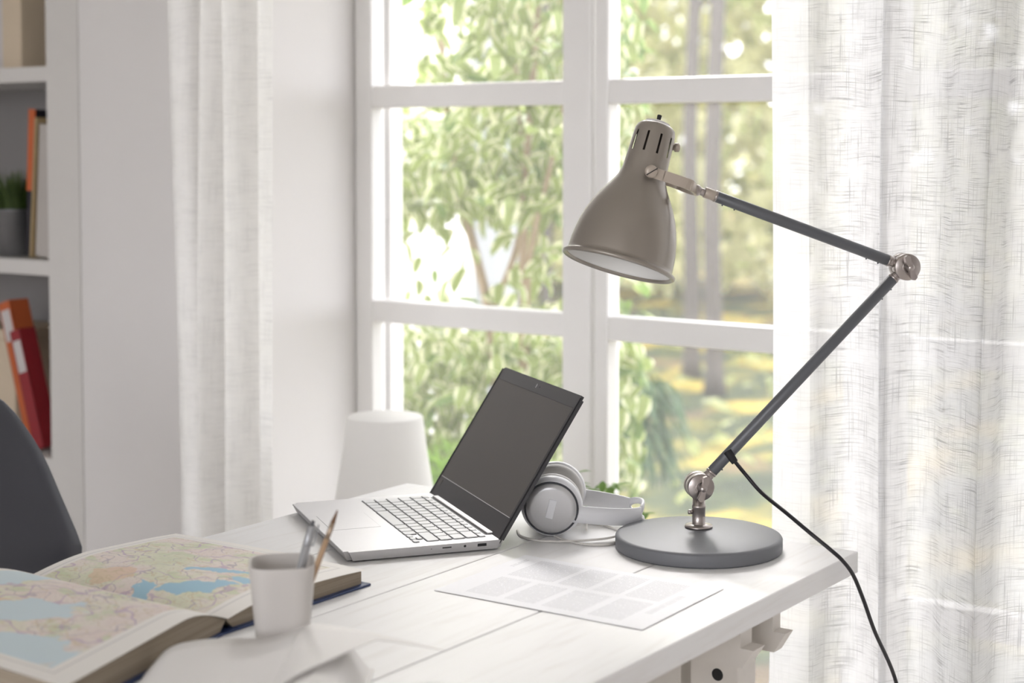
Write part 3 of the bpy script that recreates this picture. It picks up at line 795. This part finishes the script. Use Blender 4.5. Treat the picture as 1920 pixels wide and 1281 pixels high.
# ------------------------------------------------------------------ pencil cup with pen and brush
M['cup'] = plain('pale_grey_ceramic', (206, 201, 196), 0.42, var=0.01)
CUPC = Vector((-1.217, 1.294, 0.75))
pc = empty('pencil_cup', CUPC, R(35+8), 'pale grey rounded-square pencil cup beside the atlas', 'cup')
def sq(r, k=48, e=3.6):
    out = []
    for i in range(k):
        a = 2*PI*i/k; c, s = math.cos(a), math.sin(a)
        rad = r/((abs(c)**e + abs(s)**e)**(1/e)); out.append((rad*c, rad*s))
    return out
rings = [(1e-4, .0), (.0255, .0), (.0275, .002), (.0300, .03), (.0330, .065), (.0362, .0985), (.0362, .1003), (.0350, .1008), (.0340, .1000), (.0318, .065), (.0290, .03), (.0262, .005), (1e-4, .004)]
m = MB(); K = 48
for r_, z_ in rings: m.v += [(x, y, z_) for x, y in sq(r_)]
for i in range(len(rings)-1):
    for k in range(K): m.f.append((i*K+k, i*K+(k+1) % K, (i+1)*K+(k+1) % K, (i+1)*K+k)); m.sm.append(True)
m.build('cup_body', M['cup'], pc)
M['pen_grey'] = plain('pen_satin_grey', (176, 177, 180), 0.35, 0.4)
M['pen_dark'] = plain('pen_tip_dark', (84, 84, 88), 0.4)
M['wood'] = plain('pale_wood_handle', (178, 148, 118), 0.5, var=0.08, nscale=60)
M['brush_metal'] = plain('brush_ferrule', (158, 140, 122), 0.3, 0.8)
M['bristle'] = plain('brush_bristle', (120, 92, 72), 0.8)
def stick(name, label, cat, a, b, parts):
    a, b = Vector(a), Vector(b); e = empty(name, a, 0, label, cat)
    d = (b-a)
    for nm, t0, t1, r0, r1, mt in parts:
        MB().cyl(d*t0, d*t1, r0, r1, 14).build(nm, M[mt], e)
    return e, d
ri = Vector((math.cos(yaw_ := R(35.175)), math.sin(yaw_), 0)); fwd = Vector((-math.sin(yaw_), math.cos(yaw_), 0))
def cupp(r_, f_, z_): return CUPC + ri*r_ + fwd*f_ + Vector((0, 0, z_))
pe, dd = stick('ballpoint_pen', 'grey ballpoint pen standing in the pencil cup', 'pen', cupp(-.002, -.016, .0075), cupp(.032, .018, .141),
      [('barrel', 0, .80, .0044, .0048, 'pen_grey'), ('cap', .80, .955, .0048, .0040, 'pen_grey'), ('button', .95, 1.0, .0022, .0022, 'pen_dark')])
MB().tube([dd*.80 + ri*.0062, dd*.84 + ri*.0075, dd*.97 + ri*.0068], .0011, 6).build('clip', M['pen_grey'], pe)
stick('paint_brush', 'wooden paint brush leaning out of the pencil cup', 'brush', cupp(.005, -.018, .0075), cupp(.061, -.006, .158),
      [('handle', 0, .80, .0044, .0030, 'wood'), ('ferrule', .79, .91, .0030, .0027, 'brush_metal'), ('bristles', .905, 1.0, .0027, .0008, 'bristle')])

# ------------------------------------------------------------------ second open book in the foreground
M['blankpage'] = plain('plain_page', (236, 233, 230), 0.6, var=0.015)
M['pages_white'] = pages_mat('page_edges_white', (205, 200, 194), (236, 232, 228))
bk = empty('open_book', (-1.157, 1.260, 0.75), R(35.175), 'open white-paged book in the foreground in front of the pencil cup', 'book')
# local x = image right, local y = away from the camera; gutter at x = 0
left = [(-.002, .046), (-.020, .040), (-.048, .0352), (-.093, .0345), (-.120, .0310), (-.1345, .0270), (-.146, .0200), (-.154, .0110), (-.160, .0050)]
right = [(-.002, .046), (.013, .0505), (.041, .0470), (.074, .0410), (.108, .0330), (.152, .0215)]
def curlsheet(name, sec, y0f, y1f, th, mat):
    P = catmull([(x, 0, z) for x, z in sec], 5); n = len(P); m = MB(); ny_ = 8; vs_ = []
    for k in range(2):
        for j in range(ny_):
            for i, p in enumerate(P):
                y1 = y1f(p.x) if callable(y1f) else y1f
                y0 = y0f(p.x) if callable(y0f) else y0f
                y = y0 + (y1-y0)*j/(ny_-1)
                vs_.append((p.x, y, p.z - (th if k else 0)))
    fs = []
    b = n*ny_
    for j in range(ny_-1):
        for i in range(n-1):
            q = (j*n+i, j*n+i+1, (j+1)*n+i+1, (j+1)*n+i); fs.append(q); fs.append(tuple(t+b for t in q[::-1]))
    for i in range(n-1):
        fs.append((i, b+i, b+i+1, i+1)); t = (ny_-1)*n; fs.append((t+i, t+i+1, b+t+i+1, b+t+i))
    for j in range(ny_-1):
        fs.append((j*n, (j+1)*n, b+(j+1)*n, b+j*n)); e = n-1; fs.append((j*n+e, b+j*n+e, b+(j+1)*n+e, (j+1)*n+e))
    m.add(vs_, fs, True); return m.build(name, mat, bk)
curlsheet('left_page', left, -0.21, 0.0, 0.0004, M['blankpage'])
curlsheet('right_page', right, lambda x: -0.045*(1-x/.155) - 0.165*max(0.0, 1-max(0, x)/.08), 0.0, 0.0004, M['blankpage'])
MB().prism([(.070, .004), (.050, .030), (.030, .0440), (.012, .047), (-.002, .0445), (-.020, .0385), (-.048, .0336), (-.093, .0328), (-.120, .0292), (-.1335, .0250), (-.144, .0182), (-.151, .0100), (-.154, .003), (.070, .003)], -0.208, -0.003, 1).build('page_block', M['blankpage'], bk)
MB().box((-.160, -.212, .0002), (.075, 0.0, .003), .001).build('cover', M['blankpage'], bk)

# ------------------------------------------------------------------ bookcase and what stands on it
bc = empty('bookcase', (-3.31, 2.38, 0), 0, 'tall white bookcase built into the niche at the left', 'bookcase')
def bb(name, lo, hi, mat='white_lacquer', bev=0.0015): return MB().box(lo, hi, bev).build(name, M[mat], bc)
XL, XR = -0.46, 0.372
bb('side_panel', (XR, 0.0, 0), (0.478, 0.34, 2.2)); bb('side_panel', (-0.486, 0.0, 0), (XL, 0.34, 2.2))
bb('back_panel', (XL, 0.325, 0.0), (XR, 0.338, 2.2), 'backboard')
for z in (0.06, 0.585, 1.029, 1.461, 1.83, 2.18): bb('shelf', (XL, 0.002, z-.017), (XR, 0.325, z+.017))
for z in [1.10+.032*k for k in range(10)] + [0.68+.032*k for k in range(8)]:
    MB().cyl((XR-.0005, 0.26, z), (XR-.002, 0.26, z), .0022, seg=8).build('peg_hole', M['dark'], bc)
SZ = {0: 0.602, 1: 1.046, 2: 1.478}
M['orange'] = plain('orange_board', (205, 104, 58), 0.5); M['black_cover'] = plain('black_cover', (44, 42, 50), 0.5)
M['kraft'] = plain('tan_cover', (196, 172, 130), 0.6, var=0.06); M['red'] = plain('red_board', (150, 38, 46), 0.45)
M['cream'] = plain('cream_box', (222, 205, 180), 0.6); M['white_label'] = plain('white_label', (214, 208, 205), 0.6)
M['greige'] = plain('greige_box', (196, 190, 184), 0.6)
def bookthing(name, x0, x1, y0, y1, z, h, label, cat, cover, pages, lean=0.0):
    e = empty(name, ((x0+x1)/2, (y0+y1)/2, z+(x1-x0)/2*math.sin(lean)), 0, label, cat); e.rotation_euler = (0, lean, 0)
    w, d = (x1-x0), (y1-y0)
    MB().box((-w/2, -d/2, 0), (-w/2+.003, d/2, h), .0008).box((w/2-.003, -d/2, 0), (w/2, d/2, h), .0008).box((-w/2, -d/2, 0), (w/2, -d/2+.003, h), .0008).build('cover', M[cover], e)
    MB().box((-w/2+.003, -d/2+.003, .003), (w/2-.003, d/2-.004, h-.003)).build('page_block', M[pages], e)
    return e
b1 = bookthing('book', -3.068, -3.045, 2.42, 2.63, SZ[1]+.003, 0.335, 'black book with an orange upper spine on the middle shelf', 'book', 'black_cover', 'pages', R(3.5))
MB().box((-.0118, -.1062, .15), (.0118, -.1049, .336), .0004).build('spine_band', M['orange'], b1)
b2 = bookthing('book', -3.042, -3.032, 2.41, 2.62, SZ[1]+.002, 0.318, 'thin tan book leaning beside the black and orange book', 'book', 'kraft', 'pages', R(4.5))
b3 = bookthing('book', -3.028, -2.968, 2.415, 2.62, SZ[1]+.002, 0.300, 'worn pale paperback against the bookcase side on the middle shelf', 'book', 'greige', 'pages', R(4.0))
# grass in a zinc pot
M['zinc'] = plain('zinc_pot', (150, 150, 153), 0.38, 0.85, var=0.12, nscale=25)
M['grass'] = leafmat('pot_grass', (58, 78, 34), (96, 116, 56), 0.3)
gp = empty('grass_pot', (-3.150, 2.455, SZ[1]+.0005), 0, 'zinc pot of green grass on the middle shelf', 'potted plant')
MB().lathe([(1e-5, 0), (.036, 0), (.038, .002), (.049, .105), (.051, .106), (.051, .109), (.048, .109), (.045, .095), (1e-5, .092)], 40).build('pot', M['zinc'], gp)
random.seed(4); gm = MB(); guv = []
for i in range(260):
    a = random.uniform(0, 2*PI); r_ = .042*math.sqrt(random.random()); h = random.uniform(.07, .125); l = random.uniform(.008, .045)
    bx, by = r_*math.cos(a), r_*math.sin(a); dx, dy = math.cos(a), math.sin(a); w = .0022; px_, py_ = -dy*w, dx*w
    b = len(gm.v)
    for t, k in ((0, 1), (.5, .9), (1, .1)):
        cx_, cy_, cz_ = bx+dx*l*t*t, by+dy*l*t*t, .09+h*t - .012*t*t
        gm.v += [(cx_-px_*k, cy_-py_*k, cz_), (cx_+px_*k, cy_+py_*k, cz_)]; guv += [(0, t), (1, t)]
    gm.f += [(b, b+1, b+3, b+2), (b+2, b+3, b+5, b+4)]; gm.sm += [True]*2
tag(gm.build('grass_blades', M['grass'], gp, guv), kind='stuff')
# top shelf boxes
def boxthing(x0, x1, y0, y1, z, h, label, mat):
    e = empty('storage_box', ((x0+x1)/2, (y0+y1)/2, z), 0, label, 'box'); w, d = x1-x0, y1-y0
    MB().box((-w/2, -d/2, 0), (w/2, d/2, h), .003).build('box_body', M[mat], e)
    MB().box((-w/2-.002, -d/2-.002, h+.0003), (w/2+.002, d/2+.002, h+.024), .003).build('box_lid', M[mat], e)
boxthing(-3.34, -3.160, 2.44, 2.67, SZ[2]+.0005, .26, 'pale cream storage box at the left of the top shelf', 'white_label')
boxthing(-3.152, -3.085, 2.43, 2.66, SZ[2]+.0005, .26, 'narrow cream file box on the top shelf', 'cream')
boxthing(-3.42, -3.215, 2.50, 2.67, SZ[0]+.0005, .235, 'cream storage box on the lower shelf behind the chair', 'cream')
# binders leaning to the right on the lower shelf
def binder(x, lean, h, d, w, label, mat, lz, yoff):
    e = empty('ring_binder', (x, 2.42+yoff, SZ[0]+.001+w*math.sin(-lean)), 0, label, 'binder'); e.rotation_euler = (0, lean, 0)
    m = MB()
    m.box((-w, 0, 0), (-w+.003, d, h), .001).box((-.003, 0, 0), (0, d, h), .001).box((-w, 0, 0), (0, .003, h), .001)
    m.build('cover', M[mat], e)
    MB().box((-w+.004, .010, .004), (-.004, d-.01, h-.012)).build('paper_stack', M['pages_white'], e)
    MB().box((-w*0.86, -.0008, lz), (-w*0.14, .0004, lz+.075), .0003).build('spine_label', M['white_label'], e)
binder(-3.075, R(-17), .340, .055, .044, 'orange ring binder leaning behind the red one on the lower shelf', 'orange', .245, .035)
binder(-3.012, R(-17), .280, .045, .038, 'red ring binder with a white label leaning on the lower shelf', 'red', .180, .0)

# ------------------------------------------------------------------ shell chair
M['chair'] = plain('charcoal_shell', (66, 66, 72), 0.42, var=0.02)
M['beech'] = plain('beech_leg', (196, 160, 120), 0.5, var=0.08)
ch = empty('shell_chair', (-2.02, 1.475, 0), 0, 'dark charcoal plastic shell chair at the left side of the desk', 'chair')
CP = catmull([(.235, 0, .425), (.215, 0, .452), (.12, 0, .445), (.0, 0, .435), (-.09, 0, .445), (-.135, 0, .51), (-.155, 0, .62), (-.172, 0, .735), (-.185, 0, .83), (-.195, 0, .91), (-.198, 0, .94)], 4)
wz = [.16, .215, .235, .24, .245, .27, .285, .256, .222, .160, .03]
CW = catmull([(w, 0, 0) for w in wz], 4)
def chair_pt(u, v):
    k = v*(len(CP)-1); i = int(min(k, len(CP)-2)); f = k-i
    p = CP[i].lerp(CP[i+1], f); w = CW[i].x*(1-f)+CW[i+1].x*f
    s = 2*u-1; back = max(0, min(1, (p.z-.45)/.2)); seat = 1-back
    return (p.x + back*.085*abs(s)**2.4*(w/.28), s*w, p.z + seat*.035*abs(s)**3)
cm = MB().grid(chair_pt, 25, 81)
sho = cm.build('shell', M['chair'], ch)
md = sho.modifiers.new('thickness', 'SOLIDIFY'); md.thickness = .006; md.offset = 0
for sx in (-1, 1):
    for sy in (-1, 1):
        MB().cyl((sx*.11, sy*.11, .437), (sx*.20, sy*.21, 0.0), .016, .010, 16).build('leg', M['beech'], ch)
MB().cyl((-.14, -.14, .40), (.14, .14, .40), .005).cyl((.14, -.14, .40), (-.14, .14, .40), .005).build('leg_brace', M['black_rubber'], ch)

# ------------------------------------------------------------------ white lamp behind the desk
M['diffuser'] = plain('white_matte_diffuser', (240, 238, 234), 0.6, var=0.01)
wl = empty('floor_lamp', (-2.075, 2.505, 0), 0, 'white tapered lamp with a closed flat top behind the desk corner', 'lamp')
MB().lathe([(1e-5, .764), (.0735, .764), (.0750, .7628), (.0758, .7605), (.083, .70), (.096, .62), (.110, .54), (.122, .47), (.120, .47), (.094, .62), (.073, .755)], 64).build('lamp_shade', M['diffuser'], wl)
MB().cyl((0, 0, .012), (0, 0, .758), .011).build('pole', M['frame'], wl)
MB().lathe([(1e-5, 0), (.115, 0), (.118, .004), (.116, .012), (.03, .016), (1e-5, .016)], 48).build('base', M['frame'], wl)

# ------------------------------------------------------------------ leaves
def leaf_mesh(name, mat, L, Wd, fold=0.25, droop=0.25, n=4):
    m = MB(); uv = []
    prof_ = [math.sin(PI*(t**0.8))**0.85 if 0 < t < 1 else 0.02 for t in [i/n for i in range(n+1)]]
    for i in range(n+1):
        t = i/n; w = Wd/2*max(prof_[i], .03); z = -droop*L*t*t
        m.v += [(-w, L*t, z+w*fold), (0, L*t, z), (w, L*t, z+w*fold)]; uv += [(0.5-0.5*min(1, w/(Wd/2)*1.0) if True else 0, t), (.5, t), (0.5+0.5*min(1, w/(Wd/2)), t)]
    for i in range(n):
        b = i*3; m.f += [(b, b+1, b+4, b+3), (b+1, b+2, b+5, b+4)]; m.sm += [True]*2
    return m, uv
def scatter(name, mat, L, Wd, places, parent, n=3, **kw):
    """many small leaves in one mesh"""
    base, uv0 = leaf_mesh(name, mat, L, Wd, n=n, **kw); V, F, UV = [], [], []
    nb = len(base.v)
    for mt in places:
        b = len(V); V += [mt @ Vector(p) for p in base.v]; F += [tuple(i+b for i in f) for f in base.f]; UV += uv0
    m = MB(); m.add(V, F, True); o = m.build(name, mat, parent, UV); tag(o, kind='stuff'); return o
def leafmat4(p, yaw, pitch, roll, s):
    return Matrix.Translation(p) @ Matrix.Rotation(yaw, 4, 'Z') @ Matrix.Rotation(pitch, 4, 'X') @ Matrix.Rotation(roll, 4, 'Y') @ Matrix.Scale(s, 4)

GZ = -0.50
# ficus outside the left door
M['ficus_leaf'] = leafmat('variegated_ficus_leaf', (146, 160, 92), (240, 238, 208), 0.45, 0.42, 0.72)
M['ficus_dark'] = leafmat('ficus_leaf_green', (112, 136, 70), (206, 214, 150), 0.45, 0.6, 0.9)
M['bark'] = plain('pale_bark', (160, 138, 116), 0.8, var=0.2, nscale=30, bump=0.3)
fic = empty('ficus_tree', (-2.72, 3.85, GZ), 0, 'variegated ficus tree with cream-edged leaves outside the left door', 'tree')
def fl(x, y, z): return Vector((x+2.72, y-3.85, z-GZ))
stems = [[(-2.72, 3.85, -.45), (-2.70, 3.85, .2), (-2.655, 3.83, .75), (-2.64, 3.80, 1.05), (-2.62, 3.80, 1.35), (-2.60, 3.84, 1.9), (-2.62, 3.9, 2.3)],
         [(-2.74, 3.86, -.45), (-2.76, 3.85, .4), (-2.77, 3.82, .80), (-2.84, 3.80, 1.10), (-2.90, 3.78, 1.45), (-2.95, 3.82, 1.9), (-2.9, 3.8, 2.2)],
         [(-2.655, 3.83, .75), (-2.60, 3.78, 1.0), (-2.52, 3.76, 1.25), (-2.45, 3.8, 1.6)],
         [(-2.77, 3.82, .80), (-2.70, 3.88, 1.1), (-2.74, 3.9, 1.6), (-2.8, 3.95, 2.1)]]
for s_ in stems:
    P = catmull([fl(*p) for p in s_], 6); n = len(P)
    MB().tube(P, [0.019*(1-0.7*i/n) if s_ in stems[:2] else 0.010*(1-0.5*i/n) for i in range(n)], 10).build('stem', M['bark'], fic)
M['terracotta'] = plain('grey_planter', (150, 146, 140), 0.8, var=0.1)
MB().lathe([(1e-5, 0), (.15, 0), (.20, .34), (.21, .34), (.21, .37), (.185, .37), (.18, .33), (1e-5, .32)], 40).build('planter', M['terracotta'], fic)
random.seed(11)
def ficus_place(k):
    while True:
        x = random.uniform(-3.40, -2.36); y = random.uniform(3.5, 4.25); z = random.uniform(0.32, 2.45)
        # crown: upper mass, a thinner waist round the stems and a lower skirt
        dx = (x+2.86)/.54; dy = (y-3.88)/.40
        if dx*dx+dy*dy > 1: continue
        dens = 1.0
        if 0.78 < z < 1.12: dens = 0.16 + 0.5*max(0, (x+2.62))*3
        if x < -2.86 and 0.80 < z < 1.04: dens = 0.05
        if x < -2.84 and z > 1.44: dens = 0.02
        if random.random() > dens: continue
        s = random.uniform(.75, 1.25)
        return leafmat4(fl(x, y, z), random.uniform(0, 2*PI), random.uniform(-1.2, .1), random.uniform(-.6, .6), s)
lmshared = [leaf_mesh('leaf', M['ficus_leaf'], .076, .047, droop=.3), leaf_mesh('leaf', M['ficus_dark'], .074, .038, droop=.2)]
lms = [m.mesh('leaf', mt, uv) for (m, uv), mt in zip(lmshared, (M['ficus_leaf'], M['ficus_dark']))]
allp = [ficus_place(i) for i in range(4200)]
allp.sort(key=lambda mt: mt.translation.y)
for i, mt in enumerate(allp[:260]):
    o = bpy.data.objects.new('leaf', lms[i % 5 == 0]); link(o, fic); o.matrix_local = mt
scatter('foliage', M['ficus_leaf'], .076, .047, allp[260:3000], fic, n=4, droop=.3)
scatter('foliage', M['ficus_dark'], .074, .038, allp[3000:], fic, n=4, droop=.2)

# bright feathery bush outside, below the ficus
M['bush_leaf'] = leafmat('bright_bush_leaf', (134, 172, 62), (176, 204, 96), 0.45)
bu = empty('feathery_bush', (-2.52, 3.45, GZ), 0, 'bright green feathery bush outside beside the white lamp', 'bush')
MB().tube([(0, 0, 0), (0.01, 0, .3), (0, 0, .6)], .015, 8).build('stem', M['bark'], bu)
random.seed(5); pl = []
for i in range(5200):
    a = random.uniform(0, 2*PI); ct = random.uniform(-.25, 1); rr = random.uniform(.6, 1)**.5
    st_ = math.sqrt(1-ct*ct); p = Vector((.40*st_*math.cos(a)*rr, .28*st_*math.sin(a)*rr, .52+.50*ct*rr))
    pl.append(leafmat4(p, a-PI/2+random.uniform(-.6, .6), random.uniform(-.2, 1.3), random.uniform(-.5, .5), random.uniform(.7, 1.2)))
scatter('foliage', M['bush_leaf'], .055, .008, pl, bu, n=2, droop=.1)

# drooping dark evergreen at the edge of the right door
M['fir_leaf'] = leafmat('dark_drooping_leaf', (52, 80, 44), (84, 112, 66), 0.3)
ev = empty('drooping_evergreen', (-3.12, 5.0, GZ), 0, 'dark green drooping evergreen outside the middle door', 'shrub')
MB().tube([(0, 0, 0), (-.02, 0, .6), (-.04, 0, 1.25)], [.03, .024, .012], 8).build('trunk', M['bark'], ev)
random.seed(8); pl = []
for i in range(700):
    a = random.uniform(0, 2*PI); r_ = random.random()**.6*.27; z = 1.08 - r_*.5 - random.random()**1.5*.26
    pl.append(leafmat4(Vector((r_*math.cos(a), r_*math.sin(a), z)), a-PI/2, random.uniform(-1.35, -.5), random.uniform(-.4, .4), random.uniform(.7, 1.3)))
scatter('foliage', M['fir_leaf'], .13, .018, pl, ev, n=3, droop=.25)

# small leafy plant indoors at the foot of the doors
M['plant_leaf'] = leafmat('small_plant_leaf', (112, 148, 66), (160, 186, 110), 0.4)
ip = empty('potted_plant', (-1.60, 2.50, 0), 0, 'small leafy green plant rising behind the headphones', 'potted plant')
MB().lathe([(1e-5, 0), (.075, 0), (.10, .20), (.105, .20), (.105, .225), (.094, .225), (.088, .19), (1e-5, .185)], 40).build('pot', M['frame'], ip)
random.seed(21); mshp, uvp = leaf_mesh('leaf', M['plant_leaf'], .055, .026, droop=.25); lme = mshp.mesh('leaf', M['plant_leaf'], uvp)
for i in range(16):
    a = 2*PI*i/16 + random.uniform(-.2, .2); r_ = random.uniform(.03, .17); h = random.uniform(.58, .725) - r_*.22
    P = catmull([(0, 0, .185), (r_*.3*math.cos(a), r_*.3*math.sin(a), .185+(h-.185)*.55), (r_*math.cos(a), r_*math.sin(a), h)], 5)
    MB().tube(P, .0022, 6).build('stalk', M['plant_leaf'], ip)
    for k in range(9):
        p = P[-1].lerp(P[5], random.random()**1.5) if k > 1 else P[-1]
        o = bpy.data.objects.new('leaf', lme); link(o, ip)
        o.matrix_local = leafmat4(p, random.uniform(0, 2*PI), random.uniform(-.3, .8), random.uniform(-.4, .4), random.uniform(.5, .85))

# ------------------------------------------------------------------ garden beyond
def ground_mat():
    t = NT('garden_ground'); v = t.coord()
    a = t.noise(t.mapped(v, (1, .5, 1)), 1.9, 4); b = t.noise(t.mapped(v, (1, .5, 1), (7, 2, 0)), 1.7, 4); c = t.noise(v, 14, 3)
    col = t.ramp(a, [(0.36, srgb(44, 50, 40)), (0.48, srgb(62, 68, 48)), (0.55, srgb(104, 98, 54)), (0.64, srgb(158, 136, 66))])
    col = t.mix(t.math('MULTIPLY', t.step(b, .56, .68), .7), col, srgb(92, 74, 62))
    col = t.mix(t.math('MULTIPLY', c, .3), col, srgb(54, 58, 42))
    return t.done(t.bsdf(col, 0.9, 0, t.bump(c, .6, .05), .1))
gr = MB().box((-60, 3.02, GZ-.2), (40, 60, GZ)).build('garden_ground', ground_mat()); tag(gr, kind='structure')
M['paving'] = plain('front_paving', (170, 168, 162), 0.9, var=0.1)
g2 = MB().box((-60, -50, GZ-.22), (40, 3.0, GZ-.02)).build('ground_front', M['paving']); tag(g2, kind='structure')
# white neighbouring wall
M['render'] = wall_mat('white_render', (244, 243, 241)); M['slot'] = plain('grey_recess', (150, 152, 154), 0.6)
nb = empty('garden_wall', (-5.0, 6.1, GZ), 0, 'white rendered garden wall seen behind the ficus', 'wall')
MB().box((-1.6, 0, 0), (0.44, 0.25, 3.4), .01).build('wall_panel', M['render'], nb)
MB().box((0.44, 0.06, 0), (0.56, 0.25, 3.4), .005).build('recess', M['slot'], nb)
MB().box((-1.62, -.02, 3.4), (0.58, 0.27, 3.46), .008).build('coping', M['render'], nb)
# slender trunks
M['trunk'] = plain('grey_trunk', (80, 74, 70), 0.85, var=0.2, nscale=12, bump=0.4)
M['tree_leaf'] = leafmat('woodland_leaf', (208, 206, 158), (230, 226, 192), 0.55)
M['tree_leaf2'] = leafmat('woodland_leaf_green', (146, 152, 96), (180, 182, 124), 0.5)
def tree(x, y, r, h, lean, label, seed, crown):
    e = empty('slender_tree', (x, y, GZ), 0, label, 'tree', 'slender trees in the garden')
    random.seed(seed)
    P = [Vector((lean*k/8*h*.05 + .02*math.sin(k*1.3+seed), 0, h*k/8)) for k in range(9)]
    MB().tube(catmull(P, 4), [r*(1.5 if i == 0 else 1.15-.5*i/32) for i in range(33)], 12).build('trunk', M['trunk'], e)
    for k in range(5):
        z = h*(.55+.09*k); a = random.uniform(0, 2*PI)
        MB().tube([Vector((lean*.05*z, 0, z)), Vector((lean*.05*z+.5*math.cos(a), .5*math.sin(a), z+.3)), Vector((lean*.05*z+1.0*math.cos(a), 1.0*math.sin(a), z+.5))], [r*.35, r*.25, r*.1], 6).build('branch', M['trunk'], e)
    pl = []
    for i in range(crown):
        a = random.uniform(0, 2*PI); ct = random.uniform(-1, 1); rr = random.random()**.4*1.5; s_ = math.sqrt(1-ct*ct)
        pl.append(leafmat4(Vector((rr*s_*math.cos(a), rr*s_*math.sin(a), h*.95+rr*ct*.7)), random.uniform(0, 6.3), random.uniform(-1, .5), random.uniform(-.6, .6), random.uniform(.7, 1.4)))
    scatter('crown', M['tree_leaf'], .16, .08, pl, e, n=2)
tree(-6.20, 11.2, .058, 5.2, .15, 'thinner pale trunk left of the pair seen through the middle door', 1, 350)
tree(-5.62, 10.5, .060, 5.6, .05, 'darker trunk right of the pair seen through the middle door', 2, 350)
tree(-9.4, 14.0, .05, 5.0, -.2, 'far slender tree standing behind the pair of trunks', 3, 900)
# undergrowth: nobody could count it
random.seed(31)
def undergrowth(name, label, mat, n, x0, x1, y0, y1, zc, zs, L, Wd):
    pl = []
    for i in range(n):
        x = random.uniform(x0, x1); y = random.uniform(y0, y1)
        z = GZ + abs(random.gauss(0, 1))*zs*(.6+.6*math.sin(x*1.1+y*.4)**2) + zc*random.random()
        pl.append(leafmat4(Vector((x, y, z)), random.uniform(0, 6.3), random.uniform(-1.2, .8), random.uniform(-.8, .8), random.uniform(.6, 1.6)))
    o = scatter(name, mat, L, Wd, pl, None, n=2); tag(o, label, 'foliage', None, 'stuff'); return o
undergrowth('woodland_foliage', 'pale yellow-green woodland foliage far behind the garden', M['tree_leaf'], 13000, -17, -2, 16.5, 20, 5.2, .8, .30, .20)
undergrowth('woodland_foliage', 'darker green woodland foliage mixed in far behind the garden', M['tree_leaf2'], 3200, -17, -2, 15.5, 19, 5.0, .8, .26, .16)
undergrowth('low_undergrowth', 'low green undergrowth scattered over the garden ground', M['tree_leaf2'], 1200, -12, -1, 7, 15.5, 0.0, .05, .14, .07)
